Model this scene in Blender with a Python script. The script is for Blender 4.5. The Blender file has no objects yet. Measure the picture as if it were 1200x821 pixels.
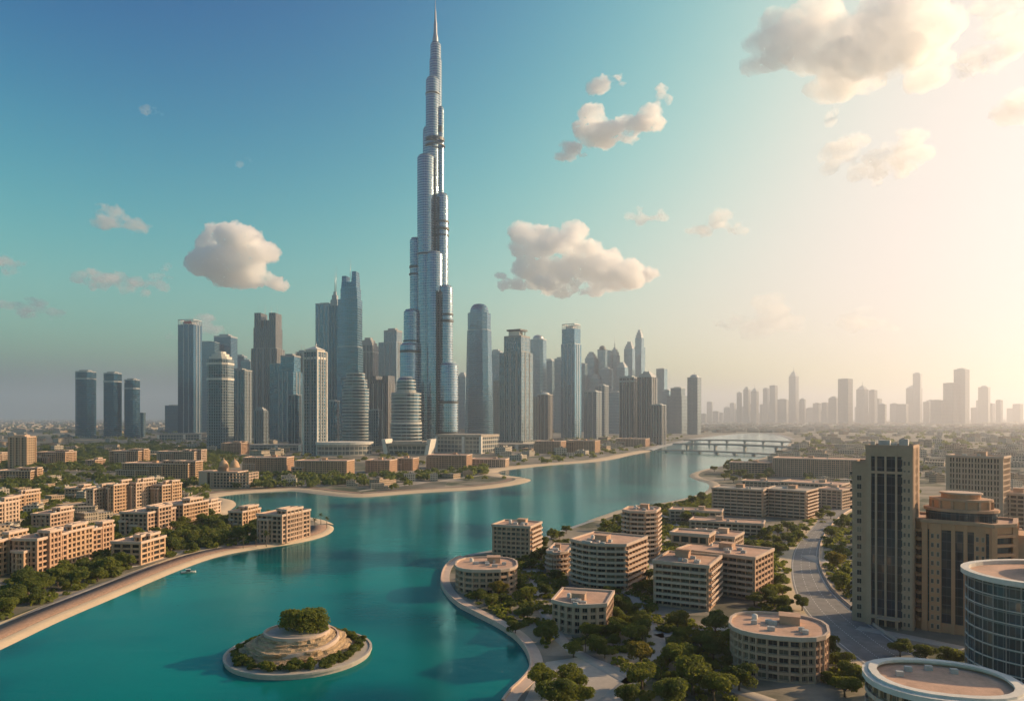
import bpy, bmesh, math, random
import numpy as np
from mathutils import Vector, Matrix, noise as mnoise
from mathutils.geometry import delaunay_2d_cdt

R = math.radians
scene = bpy.context.scene
COL = scene.collection

# ------------------------------------------------------------------ camera, sky, sun, exposure
H = 80.0                 # camera height in metres
FPX = 850.0              # focal length in photo pixels (1200 px wide)
HOR = 488.0              # photo row of the horizon
cam_d = bpy.data.cameras.new("camera")
cam = bpy.data.objects.new("camera", cam_d)
COL.objects.link(cam)
cam.location = (0, 0, H)
cam.rotation_euler = (R(90), 0, 0)
cam_d.sensor_width = 36.0
cam_d.lens = 36.0 * FPX / 1200.0
cam_d.shift_y = (HOR - 410.5) / 1200.0
cam_d.clip_start = 1.0
cam_d.clip_end = 200000.0
scene.camera = cam

SUN_AZ, SUN_EL = 73.0, 22.0      # degrees to the right of the view direction, and above the horizon
world = bpy.data.worlds.new("World")
scene.world = world
world.use_nodes = True
wn = world.node_tree
bg = wn.nodes["Background"]
sky = wn.nodes.new("ShaderNodeTexSky")
sky.sky_type = 'NISHITA'
sky.sun_disc = False
sky.sun_elevation = R(SUN_EL)
sky.sun_rotation = R(SUN_AZ)
sky.altitude = 0
sky.air_density = 1.0
sky.dust_density = 3.5
sky.ozone_density = 2.0
# a film-like response per channel: deep teal away from the sun, cream towards it
sep = wn.nodes.new("ShaderNodeSeparateColor"); comb = wn.nodes.new("ShaderNodeCombineColor")
wn.links.new(sky.outputs[0], sep.inputs[0])
def wmath(op, a, b):
    n = wn.nodes.new("ShaderNodeMath"); n.operation = op
    for i, x in enumerate((a, b)):
        if isinstance(x, float): n.inputs[i].default_value = x
        else: wn.links.new(x, n.inputs[i])
    return n.outputs[0]
for i, (pw, c, k) in enumerate(((4.2, 42.0, 6.85), (4.2, 26.5, 6.0), (2.6, 16.0, 6.15))):
    xp = wmath('POWER', sep.outputs[i], pw)
    wn.links.new(wmath('MULTIPLY', wmath('DIVIDE', xp, wmath('ADD', xp, c)), k), comb.inputs[i])
wn.links.new(comb.outputs[0], bg.inputs[0])
bg.inputs[1].default_value = 0.113

sun_d = bpy.data.lights.new("sun", 'SUN')
sun_d.energy = 5.0
sun_d.angle = R(0.6)
sun_d.color = (1.0, 0.70, 0.41)
sun = bpy.data.objects.new("sun", sun_d)
COL.objects.link(sun)
to_sun = Vector((math.sin(R(SUN_AZ)) * math.cos(R(SUN_EL)), math.cos(R(SUN_AZ)) * math.cos(R(SUN_EL)), math.sin(R(SUN_EL))))
sun.rotation_euler = to_sun.to_track_quat('Z', 'Y').to_euler()

vs = scene.view_settings
vs.view_transform = 'Standard'
vs.look = 'None'
vs.exposure = 0.32
vs.gamma = 1.0
vs.use_curve_mapping = False
cy = scene.cycles
cy.use_denoising = True
cy.max_bounces = 18
cy.diffuse_bounces = 3
cy.glossy_bounces = 3
cy.transparent_max_bounces = 8
cy.volume_bounces = 16
cy.use_adaptive_sampling = True

# ------------------------------------------------------------------ helpers
def G(px, py, z=0.0):
    """The point at height z seen at photo pixel (px, py)."""
    y = FPX * (H - z) / (py - HOR)
    return Vector(((px - 600.0) / FPX * y, y, z))

def set_props(o, label=None, cat=None, group=None, kind=None):
    if label: o["label"] = label
    if cat: o["category"] = cat
    if group: o["group"] = group
    if kind: o["kind"] = kind
    return o

class MB:
    """Collects faces with uv in metres and material slots, then builds one mesh."""
    def __init__(self):
        self.v, self.f, self.uv, self.mi, self.sm = [], [], [], [], []
    def face(self, pts, uvs=None, mi=0, smooth=False):
        b = len(self.v)
        self.v.extend([tuple(p) for p in pts])
        self.f.append(list(range(b, b + len(pts))))
        if uvs is None:
            uvs = [(p[0], p[1]) for p in pts]
        self.uv.append(uvs); self.mi.append(mi); self.sm.append(smooth)
    def box(self, c, s, rot=0.0, mi=0, bottom=False):
        hx, hy, hz = s[0] / 2, s[1] / 2, s[2] / 2
        ca, sa = math.cos(rot), math.sin(rot)
        def P(x, y, z): return (c[0] + x * ca - y * sa, c[1] + x * sa + y * ca, c[2] + z)
        q = [P(-hx, -hy, -hz), P(hx, -hy, -hz), P(hx, hy, -hz), P(-hx, hy, -hz), P(-hx, -hy, hz), P(hx, -hy, hz), P(hx, hy, hz), P(-hx, hy, hz)]
        u = 0.0
        for a, b2, L in ((0, 1, s[0]), (1, 2, s[1]), (2, 3, s[0]), (3, 0, s[1])):
            self.face([q[a], q[b2], q[b2 + 4], q[a + 4]], [(u, 0), (u + L, 0), (u + L, s[2]), (u, s[2])], mi)
            u += L
        self.face([q[4], q[5], q[6], q[7]], None, mi)
        if bottom: self.face([q[3], q[2], q[1], q[0]], None, mi)
    def prism(self, poly, z0, z1, mi=0, cap=True, capmi=None, poly2=None, smooth=False, bottom=False):
        n = len(poly); p2 = poly2 or poly; u = 0.0
        for i in range(n):
            j = (i + 1) % n
            L = math.hypot(poly[j][0] - poly[i][0], poly[j][1] - poly[i][1])
            self.face([(poly[i][0], poly[i][1], z0), (poly[j][0], poly[j][1], z0), (p2[j][0], p2[j][1], z1), (p2[i][0], p2[i][1], z1)],
                      [(u, z0), (u + L, z0), (u + L, z1), (u, z1)], mi, smooth)
            u += L
        if cap: self.face([(p[0], p[1], z1) for p in p2], None, mi if capmi is None else capmi)
        if bottom: self.face([(p[0], p[1], z0) for p in reversed(poly)], None, mi if capmi is None else capmi)
    def ring(self, outer, inner, z0, z1, mi=0):
        """A parapet: wall between two outlines."""
        n = len(outer)
        self.prism(outer, z0, z1, mi, cap=False)
        for i in range(n):
            j = (i + 1) % n
            self.face([(inner[j][0], inner[j][1], z0), (inner[i][0], inner[i][1], z0), (inner[i][0], inner[i][1], z1), (inner[j][0], inner[j][1], z1)], None, mi)
            self.face([(outer[i][0], outer[i][1], z1), (outer[j][0], outer[j][1], z1), (inner[j][0], inner[j][1], z1), (inner[i][0], inner[i][1], z1)], None, mi)
            self.face([(outer[j][0], outer[j][1], z0), (outer[i][0], outer[i][1], z0), (inner[i][0], inner[i][1], z0), (inner[j][0], inner[j][1], z0)], None, mi)
    def lathe(self, prof, n=20, c=(0, 0), mi=0, smooth=True):
        for k in range(len(prof) - 1):
            (r0, z0), (r1, z1) = prof[k], prof[k + 1]
            for i in range(n):
                a, b2 = 2 * math.pi * i / n, 2 * math.pi * (i + 1) / n
                pts = [(c[0] + r0 * math.cos(a), c[1] + r0 * math.sin(a), z0), (c[0] + r0 * math.cos(b2), c[1] + r0 * math.sin(b2), z0),
                       (c[0] + r1 * math.cos(b2), c[1] + r1 * math.sin(b2), z1), (c[0] + r1 * math.cos(a), c[1] + r1 * math.sin(a), z1)]
                rr = max(r0, r1)
                uv = [(a * rr, z0), (b2 * rr, z0), (b2 * rr, z1), (a * rr, z1)]
                if r1 < 1e-4: pts, uv = pts[:3], uv[:3]
                elif r0 < 1e-4: pts, uv = [pts[0], pts[2], pts[3]], [uv[0], uv[2], uv[3]]
                self.face(pts, uv, mi, smooth)
    def tube(self, p0, p1, r0, r1=None, n=6, mi=0):
        r1 = r0 if r1 is None else r1
        p0, p1 = Vector(p0), Vector(p1); d = (p1 - p0)
        if d.length < 1e-6: return
        q = d.normalized().to_track_quat('Z', 'Y')
        A = [p0 + q @ Vector((r0 * math.cos(2 * math.pi * i / n), r0 * math.sin(2 * math.pi * i / n), 0)) for i in range(n)]
        B = [p1 + q @ Vector((r1 * math.cos(2 * math.pi * i / n), r1 * math.sin(2 * math.pi * i / n), 0)) for i in range(n)]
        for i in range(n):
            j = (i + 1) % n
            self.face([A[i], A[j], B[j], B[i]], None, mi, True)
        self.face(list(B), None, mi); self.face(list(reversed(A)), None, mi)
    def mesh(self, name, mats):
        me = bpy.data.meshes.new(name)
        me.from_pydata(self.v, [], self.f)
        for m in (mats if isinstance(mats, (list, tuple)) else [mats]): me.materials.append(m)
        uvl = me.uv_layers.new(name="UVMap")
        flat = [c for f in self.uv for p in f for c in p]
        uvl.data.foreach_set("uv", flat)
        me.polygons.foreach_set("material_index", self.mi)
        me.polygons.foreach_set("use_smooth", self.sm)
        if any(self.sm):
            bm = bmesh.new(); bm.from_mesh(me)
            bmesh.ops.remove_doubles(bm, verts=bm.verts, dist=1e-4)
            bm.to_mesh(me); bm.free()
        me.update()
        return me
    def build(self, name, mats, parent=None, loc=None, rz=0.0):
        return link(name, self.mesh(name, mats), parent, loc, rz)

def link(name, me, parent=None, loc=None, rz=0.0):
    o = bpy.data.objects.new(name, me)
    COL.objects.link(o)
    if parent is not None: o.parent = parent
    if loc is not None: o.location = loc
    if rz: o.rotation_euler = (0, 0, rz)
    return o

def thing(name, label, cat, loc, rz=0.0, group=None):
    o = bpy.data.objects.new(name, None)
    o.empty_display_size = 1
    COL.objects.link(o)
    o.location = loc; o.rotation_euler = (0, 0, rz)
    return set_props(o, label, cat, group)

def dup(root, loc, rz, label=None, group=None, scale=None):
    r = root.copy(); COL.objects.link(r)
    r.location = loc; r.rotation_euler = (0, 0, rz)
    if scale is not None: r.scale = scale
    if label: r["label"] = label
    if group: r["group"] = group
    for ch in list(root.children):
        c = ch.copy(); COL.objects.link(c); c.parent = r
        for g in ch.children:
            d = g.copy(); COL.objects.link(d); d.parent = c
    return r

# ------------------------------------------------------------------ material helpers
def new_mat(name):
    m = bpy.data.materials.new(name); m.use_nodes = True
    nt = m.node_tree
    return m, nt, nt.nodes["Principled BSDF"]
def N(nt, t, **kw):
    n = nt.nodes.new(t)
    for k, v in kw.items(): setattr(n, k, v)
    return n
def L(nt, a, b): nt.links.new(a, b)
def math_n(nt, op, a, b=None, c=None):
    n = N(nt, "ShaderNodeMath", operation=op)
    for i, x in enumerate((a, b, c)):
        if x is None: continue
        if isinstance(x, (int, float)): n.inputs[i].default_value = x
        else: L(nt, x, n.inputs[i])
    return n.outputs[0]
def mixc(nt, fac, a, b, blend='MIX'):
    n = N(nt, "ShaderNodeMix", data_type='RGBA', blend_type=blend)
    if isinstance(fac, (int, float)): n.inputs[0].default_value = fac
    else: L(nt, fac, n.inputs[0])
    for i, x in ((6, a), (7, b)):
        if isinstance(x, (tuple, list)): n.inputs[i].default_value = (*x[:3], 1)
        else: L(nt, x, n.inputs[i])
    return n.outputs[2]
def noise_n(nt, vec, scale, detail=3, rough=0.55):
    n = N(nt, "ShaderNodeTexNoise"); n.inputs["Scale"].default_value = scale
    n.inputs["Detail"].default_value = detail; n.inputs["Roughness"].default_value = rough
    if vec is not None: L(nt, vec, n.inputs["Vector"])
    return n.outputs[0]
def ramp(nt, fac, stops):
    n = N(nt, "ShaderNodeValToRGB")
    e = n.color_ramp.elements
    while len(e) < len(stops): e.new(0.5)
    for el, (p, c) in zip(e, stops):
        el.position = p; el.color = (*c[:3], 1) if isinstance(c, (tuple, list)) else (c, c, c, 1)
    L(nt, fac, n.inputs[0])
    return n.outputs[0]
def wpos(nt):
    return N(nt, "ShaderNodeNewGeometry").outputs["Position"]

def plain(name, col, rough=0.8, var=0.12, scale=0.3, metal=0.0, col2=None):
    """Paint, stucco, stone...: a base colour with weathered variation."""
    m, nt, p = new_mat(name)
    tc = N(nt, "ShaderNodeTexCoord").outputs["Object"]
    f = noise_n(nt, tc, scale, 5, 0.65)
    f2 = noise_n(nt, tc, scale * 9, 3)
    ff = math_n(nt, 'ADD', math_n(nt, 'MULTIPLY', f, 0.7), math_n(nt, 'MULTIPLY', f2, 0.3))
    lo = tuple(c * (1 - var * 1.6) for c in col); hi = tuple(min(1, c * (1 + var * 1.6)) for c in (col2 or col))
    L(nt, ramp(nt, ff, [(0.3, lo), (0.7, hi)]), p.inputs["Base Color"])
    p.inputs["Roughness"].default_value = rough
    p.inputs["Metallic"].default_value = metal
    return m
# ------------------------------------------------------------------ the setting: ground, water, haze
LAND = 1.3   # land above the lagoon's surface (z = 0)

LAGOON = [(-400, 960), (-120, 812), (0, 757), (60, 728), (130, 699), (200, 669), (250, 651), (300, 642), (340, 637), (375, 629), (388, 621),
    (384, 614), (372, 609), (350, 606), (310, 604), (280, 604), (258, 603), (264, 597), (271, 592), (269, 587), (260, 584.5), (247, 583.5),
    (252, 581.5), (268, 579), (290, 577), (330, 574.5), (350, 574.5), (380, 579), (420, 582.5), (460, 579), (500, 576), (560, 573), (600, 568),
    (620, 563), (612, 560), (592, 558), (578, 555), (580, 551.5), (605, 548.5), (642, 544.5), (680, 542), (700, 540), (720, 537), (733, 533.5),
    (750, 530.5), (762, 528), (772, 524), (788, 520.5), (803, 517), (825, 512.5), (850, 509.5), (880, 507.3), (905, 508), (922, 512), (929, 517),
    (922, 524), (912, 530), (897, 537), (870, 541.5), (850, 546), (828, 550), (815, 554), (811, 557.5), (818, 562), (832, 565), (837, 569),
    (834, 575), (822, 580), (800, 586), (770, 592), (735, 596), (715, 603), (690, 612), (660, 622), (640, 630), (610, 640), (570, 648), (542, 653),
    (524, 662), (517, 678), (520, 692), (535, 709), (560, 722), (590, 737), (610, 752), (622, 770), (624, 788), (612, 803), (598, 815), (585, 835),
    (560, 880), (500, 960)]

def chaikin(pts, closed, it=2):
    for _ in range(it):
        out = []
        n = len(pts)
        rng = range(n) if closed else range(n - 1)
        if not closed: out.append(pts[0])
        for i in rng:
            a, b = pts[i], pts[(i + 1) % n]
            out.append(tuple(a[k] * .75 + b[k] * .25 for k in range(len(a))))
            out.append(tuple(a[k] * .25 + b[k] * .75 for k in range(len(a))))
        if not closed: out.append(pts[-1])
        pts = out
    return pts
lag_px = chaikin(LAGOON, True, 2)
lag = [G(x, y, 0).to_2d() for x, y in lag_px]

def in_poly(p, poly):
    x, y = p[0], p[1]; c = False; j = len(poly) - 1
    for i in range(len(poly)):
        xi, yi = poly[i][0], poly[i][1]; xj, yj = poly[j][0], poly[j][1]
        if (yi > y) != (yj > y) and x < (xj - xi) * (y - yi) / (yj - yi) + xi: c = not c
        j = i
    return c

def ground_material():
    m, nt, p = new_mat("ground")
    pos = wpos(nt)
    big = noise_n(nt, pos, 0.006, 5, 0.6)
    mid = noise_n(nt, pos, 0.03, 5, 0.6)
    fine = noise_n(nt, pos, 0.6, 4, 0.7)
    sand = mixc(nt, fine, (0.25, 0.21, 0.155), (0.37, 0.315, 0.24))
    green = mixc(nt, fine, (0.022, 0.036, 0.014), (0.06, 0.075, 0.03))
    f = math_n(nt, 'ADD', math_n(nt, 'MULTIPLY', big, 0.55), math_n(nt, 'MULTIPLY', mid, 0.45))
    fg = ramp(nt, f, [(0.44, 1.0), (0.56, 0.0)])
    col = mixc(nt, fg, sand, green)
    # city blocks far out: small pale and dark cells and streets
    vor = N(nt, "ShaderNodeTexVoronoi", distance='CHEBYCHEV'); vor.inputs["Scale"].default_value = 0.016; vor.inputs["Randomness"].default_value = 0.85
    L(nt, pos, vor.inputs["Vector"])
    cell = N(nt, "ShaderNodeSeparateColor"); L(nt, vor.outputs["Color"], cell.inputs[0])
    blk = mixc(nt, cell.outputs[0], (0.10, 0.095, 0.08), (0.34, 0.29, 0.23))
    col = mixc(nt, math_n(nt, 'MULTIPLY', math_n(nt, 'GREATER_THAN', cell.outputs[1], 0.45), 0.55), col, blk)
    L(nt, col, p.inputs["Base Color"])
    p.inputs["Roughness"].default_value = 0.95
    bmp = N(nt, "ShaderNodeBump"); bmp.inputs["Strength"].default_value = 0.4; bmp.inputs["Distance"].default_value = 0.3
    L(nt, fine, bmp.inputs["Height"]); L(nt, bmp.outputs[0], p.inputs["Normal"])
    return m
M = {}
M['ground'] = ground_material()

def make_ground():
    outer = [(-26000, 60), (26000, 60), (26000, 30000), (-26000, 30000)]
    vs_ = [Vector(o) for o in outer] + [Vector(p) for p in lag]
    n = len(lag)
    edges = [(0, 1), (1, 2), (2, 3), (3, 0)] + [(4 + i, 4 + (i + 1) % n) for i in range(n)]
    rv, re, rf, *_ = delaunay_2d_cdt(vs_, edges, [], 1, 1e-4)
    pol = [tuple(p) for p in lag]
    mb_v = [(v.x, v.y, LAND) for v in rv]
    faces = []
    for f in rf:
        c = sum((rv[i] for i in f), Vector((0, 0))) / len(f)
        if not in_poly(c, pol): faces.append(list(f))
    me = bpy.data.meshes.new("ground"); me.from_pydata(mb_v, [], faces); me.materials.append(M['ground']); me.update()
    return set_props(link("ground", me), kind='structure')
make_ground()

def water_material():
    m, nt, p = new_mat("lagoon_water")
    pos = wpos(nt)
    n1 = noise_n(nt, pos, 0.011, 2, 0.45)
    body = ramp(nt, n1, [(0.36, (0.0, 0.05, 0.066)), (0.48, (0.0, 0.14, 0.135)), (0.66, (0.0, 0.185, 0.165))])
    nt.nodes.remove(p)
    df = N(nt, "ShaderNodeBsdfDiffuse"); L(nt, body, df.inputs[0])
    gl = N(nt, "ShaderNodeBsdfGlossy"); gl.inputs["Roughness"].default_value = 0.13
    fz = N(nt, "ShaderNodeFresnel"); fz.inputs[0].default_value = 1.26
    L(nt, mixc(nt, math_n(nt, 'MULTIPLY', fz.outputs[0], 1.5), (0.22, 0.70, 0.78), (0.98, 1.0, 1.0)), gl.inputs[0])
    mx = N(nt, "ShaderNodeMixShader"); L(nt, fz.outputs[0], mx.inputs[0]); L(nt, df.outputs[0], mx.inputs[1]); L(nt, gl.outputs[0], mx.inputs[2])
    L(nt, mx.outputs[0], nt.nodes["Material Output"].inputs["Surface"])
    mp = N(nt, "ShaderNodeMapping"); mp.inputs["Scale"].default_value = (0.55, 1.0, 1.0)
    L(nt, pos, mp.inputs[0])
    w1 = noise_n(nt, mp.outputs[0], 0.35, 3, 0.6)
    w2 = noise_n(nt, mp.outputs[0], 0.06, 2, 0.5)
    hh = math_n(nt, 'ADD', math_n(nt, 'MULTIPLY', w1, 0.5), math_n(nt, 'MULTIPLY', w2, 1.0))
    bmp = N(nt, "ShaderNodeBump"); bmp.inputs["Strength"].default_value = 0.35; bmp.inputs["Distance"].default_value = 0.5
    L(nt, hh, bmp.inputs["Height"])
    for q in (df, gl, fz): L(nt, bmp.outputs[0], q.inputs["Normal"])
    return m
M['water'] = water_material()
b = MB(); b.face([(-1200, 50, 0), (5200, 50, 0), (5200, 5000, 0), (-1200, 5000, 0)])
set_props(b.build("lagoon_water", M['water']), kind='structure')

def haze_box():
    m, nt, p = new_mat("haze")
    nt.nodes.remove(p)
    v = N(nt, "ShaderNodeVolumePrincipled")
    v.inputs["Color"].default_value = (0.87, 0.905, 1.0, 1)
    v.inputs["Density"].default_value = HAZE_D
    v.inputs["Anisotropy"].default_value = 0.64
    L(nt, v.outputs[0], nt.nodes["Material Output"].inputs["Volume"])
    b = MB(); b.box((0, 14500, 489), (54000, 32000, 982), bottom=True)
    set_props(b.build("haze", m), kind='stuff')
HAZE_D = 0.000095
haze_box()

# ------------------------------------------------------------------ clouds: lumpy bodies of cloud far beyond the haze
def cloud_material(name, dens, col=(0.998, 0.998, 0.998)):
    m, nt, p = new_mat(name)
    nt.nodes.remove(p)
    v = N(nt, "ShaderNodeVolumePrincipled")
    v.inputs["Color"].default_value = (*col, 1)
    v.inputs["Density"].default_value = dens
    v.inputs["Anisotropy"].default_value = 0.45
    tc = N(nt, "ShaderNodeTexCoord").outputs["Object"]
    f = noise_n(nt, tc, 0.0042, 6, 0.62)
    L(nt, math_n(nt, 'MULTIPLY', ramp(nt, f, [(0.33, 0.0), (0.58, 1.0)]), dens * 1.9), v.inputs["Density"])
    L(nt, v.outputs[0], nt.nodes["Material Output"].inputs["Volume"])
    return m
ctex = bpy.data.textures.new("cloud_billow", 'CLOUDS'); ctex.noise_scale = 260; ctex.noise_depth = 4
ctex2 = bpy.data.textures.new("cloud_wisp", 'CLOUDS'); ctex2.noise_scale = 70; ctex2.noise_depth = 6; ctex2.noise_type = 'HARD_NOISE'
def cloud(label, lobes, dist, dens, rough=1.0):
    """lobes: (px, py, rx px, ry px) as they stand in the sky, dist in metres."""
    bm = bmesh.new()
    rnd = random.Random(label)
    def at(px, py): return Vector(((px - 600) / FPX * dist, dist, H + (HOR - py) / FPX * dist))
    cx = sum(l[0] for l in lobes) / len(lobes); cyy = sum(l[1] for l in lobes) / len(lobes)
    org = at(cx, cyy); k = dist / FPX
    for (px, py, rx, ry) in lobes:
        n = max(4, int(rx / 3.0))
        for i in range(n):
            a = rnd.uniform(0, 2 * math.pi); rr = math.sqrt(rnd.random()) * 0.75
            s = rnd.uniform(0.32, 0.62)
            c = at(px + math.cos(a) * rr * rx, py + math.sin(a) * rr * ry) - org
            c.y = rnd.uniform(-.6, .6) * rx * k
            r = bmesh.ops.create_icosphere(bm, subdivisions=2, radius=1)
            q = min(rx, ry * 1.3)
            bmesh.ops.scale(bm, vec=(s * q * k * 1.25, s * q * k * 1.25, s * min(ry, rx) * k), verts=r['verts'])
            bmesh.ops.translate(bm, vec=c, verts=r['verts'])
    me = bpy.data.meshes.new("cloud"); bm.to_mesh(me); bm.free()
    o = link("cloud", me, None, org)
    size = max(o.dimensions)
    rm = o.modifiers.new("r", 'REMESH'); rm.mode = 'VOXEL'; rm.voxel_size = max(k * 0.6, size / 220)
    d = o.modifiers.new("d", 'DISPLACE'); d.texture = ctex; d.texture_coords = 'LOCAL'; d.strength = 14 * k * rough; d.mid_level = 0.5
    d2 = o.modifiers.new("d2", 'DISPLACE'); d2.texture = ctex2; d2.texture_coords = 'LOCAL'; d2.strength = 6 * k * rough; d2.mid_level = 0.5
    dg = bpy.context.evaluated_depsgraph_get()
    me2 = bpy.data.meshes.new_from_object(o.evaluated_get(dg))
    o.modifiers.clear(); o.data = me2; bpy.data.meshes.remove(me)
    me2.materials.clear(); me2.materials.append(cloud_material("cloud_mist", dens * (2.0 if cx < 560 else 2.8 if cx < 850 else 1.35)))
    return set_props(o, label, "cloud", "clouds drifting over the city")

CLOUDS = [
    ("puffy white cumulus with three bright knobs above the brown tower", [(243, 280, 20, 20), (262, 275, 18, 14), (285, 285, 22, 20), (275, 305, 52, 28), (315, 325, 24, 14)], 12000, .0045),
    ("lens shaped pale cloud high over the trio of towers", [(115, 248, 22, 9), (140, 257, 30, 13), (165, 267, 18, 9)], 12000, .0016),
    ("dull flat grey cloud with two small white tops", [(113, 318, 12, 9), (150, 330, 60, 12), (198, 320, 12, 12), (105, 330, 25, 10)], 13000, .0012),
    ("pale low streak of cloud at the left edge", [(30, 360, 38, 12), (55, 369, 22, 8)], 13000, .0011),
    ("small soft puff cut by the left edge", [(6, 308, 24, 12)], 12000, .0011),
    ("small pink puff peeping over the dark blue tower", [(232, 376, 18, 14), (246, 388, 15, 9)], 13500, .0015),
    ("faint pink wisp beside the dark blue tower", [(200, 395, 14, 6)], 13500, .0007),
    ("wide heaped cloud right of the supertall tower", [(630, 288, 30, 24), (665, 282, 26, 22), (695, 300, 30, 20), (640, 320, 55, 22), (730, 318, 55, 20), (690, 335, 70, 14), (600, 330, 22, 12)], 13000, .0022),
    ("torn hook shaped cloud hanging right of the spire", [(670, 180, 18, 14), (690, 150, 28, 25), (715, 160, 28, 20), (740, 150, 24, 16), (765, 140, 18, 22), (776, 115, 12, 18)], 9500, .0026),
    ("detached ragged tuft above the hook shaped cloud", [(698, 100, 18, 20), (722, 92, 18, 8)], 9500, .0018),
    ("largest cloud, heavy with a grey core, at the top", [(890, 62, 28, 24), (930, 45, 40, 32), (985, 35, 60, 45), (1050, 50, 55, 45), (1000, 80, 70, 28), (1085, 80, 24, 22)], 7600, .0023),
    ("ragged mid size cloud hanging under the largest cloud", [(985, 185, 24, 24), (1010, 170, 22, 16), (1050, 180, 40, 22), (1030, 200, 50, 14), (1060, 160, 18, 14)], 11000, .0013),
    ("tiny tuft between the largest cloud and the one below it", [(978, 140, 10, 14), (985, 125, 6, 10)], 11000, .0011),
    ("bright slanting cloud right of the largest cloud", [(1185, 40, 32, 26), (1150, 70, 26, 24), (1130, 88, 14, 12)], 10000, .0014),
    ("bright cloud corner over the top right edge", [(1170, 5, 34, 14)], 10000, .0012),
    ("bright heap of cloud at the right edge", [(1192, 125, 30, 26), (1175, 140, 18, 12)], 10500, .0014),
    ("greyish thin cloud above the far skyline's left end", [(865, 378, 34, 10), (900, 370, 34, 22), (920, 378, 26, 12)], 14000, .0008),
    ("greyish thin cloud above the far slab tower", [(985, 378, 25, 10), (1005, 372, 28, 16), (1035, 382, 25, 9)], 14000, .0008),
    ("small warm cloud pointing up right of the heaped cloud", [(815, 270, 20, 8), (838, 258, 20, 14), (855, 270, 18, 7)], 12000, .0011),
    ("small faint cloud over the heaped cloud", [(745, 250, 16, 8), (765, 258, 20, 10)], 12000, .0010),
    ("tiny faint puff highest on the left", [(172, 126, 10, 7), (184, 132, 10, 6)], 9500, .0009),
    ("tiny faint smear left of the supertall tower", [(288, 190, 13, 6)], 9500, .0007),
]
for c in CLOUDS: cloud(*c)
# ------------------------------------------------------------------ facade materials
def facade(name, fh, bw, band, pier, glass, frame, pier_col=None, metal=0.75, rough=0.12, vary=0.6, lit=None):
    """Curtain wall in metres from the uv map: floors, bays, spandrel bands and piers; every pane differs a little."""
    m, nt, p = new_mat(name)
    uv = N(nt, "ShaderNodeUVMap").outputs[0]
    s = N(nt, "ShaderNodeSeparateXYZ"); L(nt, uv, s.inputs[0])
    u = math_n(nt, 'DIVIDE', s.outputs[0], bw); v = math_n(nt, 'DIVIDE', s.outputs[1], fh)
    fu = math_n(nt, 'FRACT', u); fv = math_n(nt, 'FRACT', v)
    bandm = math_n(nt, 'LESS_THAN', fv, band); pierm = math_n(nt, 'LESS_THAN', fu, pier)
    cv = N(nt, "ShaderNodeCombineXYZ")
    L(nt, math_n(nt, 'FLOOR', u), cv.inputs[0]); L(nt, math_n(nt, 'FLOOR', v), cv.inputs[1])
    wn_ = N(nt, "ShaderNodeTexWhiteNoise", noise_dimensions='3D'); L(nt, cv.outputs[0], wn_.inputs["Vector"])
    rv = wn_.outputs[0]
    tc = N(nt, "ShaderNodeTexCoord").outputs["Object"]
    big = noise_n(nt, tc, 0.02, 3, 0.5)
    gl = mixc(nt, math_n(nt, 'MULTIPLY', rv, vary), glass, tuple(c * 0.35 for c in glass))
    gl = mixc(nt, math_n(nt, 'MULTIPLY', math_n(nt, 'GREATER_THAN', rv, 0.9), 0.5 * vary), gl, (0.30, 0.29, 0.26))
    gl = mixc(nt, math_n(nt, 'MULTIPLY', big, 0.5), gl, tuple(c * 0.6 for c in glass))
    fr = mixc(nt, noise_n(nt, tc, 0.15, 4), tuple(c * 0.8 for c in frame), tuple(min(1, c * 1.15) for c in frame))
    col = mixc(nt, bandm, gl, fr)
    pc = pier_col or frame
    col = mixc(nt, pierm, col, pc)
    solid = math_n(nt, 'MAXIMUM', bandm, pierm)
    L(nt, col, p.inputs["Base Color"])
    L(nt, math_n(nt, 'SUBTRACT', metal, math_n(nt, 'MULTIPLY', solid, metal)), p.inputs["Metallic"])
    L(nt, math_n(nt, 'ADD', rough, math_n(nt, 'MULTIPLY', solid, 0.55 - rough)), p.inputs["Roughness"])
    # panes are never perfectly in line
    geo = N(nt, "ShaderNodeNewGeometry").outputs["Normal"]
    sub = N(nt, "ShaderNodeVectorMath", operation='SUBTRACT'); L(nt, wn_.outputs[1], sub.inputs[0]); sub.inputs[1].default_value = (.5, .5, .5)
    sc = N(nt, "ShaderNodeVectorMath", operation='SCALE'); L(nt, sub.outputs[0], sc.inputs[0]); sc.inputs["Scale"].default_value = 0.05
    add = N(nt, "ShaderNodeVectorMath", operation='ADD'); L(nt, geo, add.inputs[0]); L(nt, sc.outputs[0], add.inputs[1])
    nm = N(nt, "ShaderNodeVectorMath", operation='NORMALIZE'); L(nt, add.outputs[0], nm.inputs[0])
    L(nt, nm.outputs[0], p.inputs["Normal"])
    return m

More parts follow.
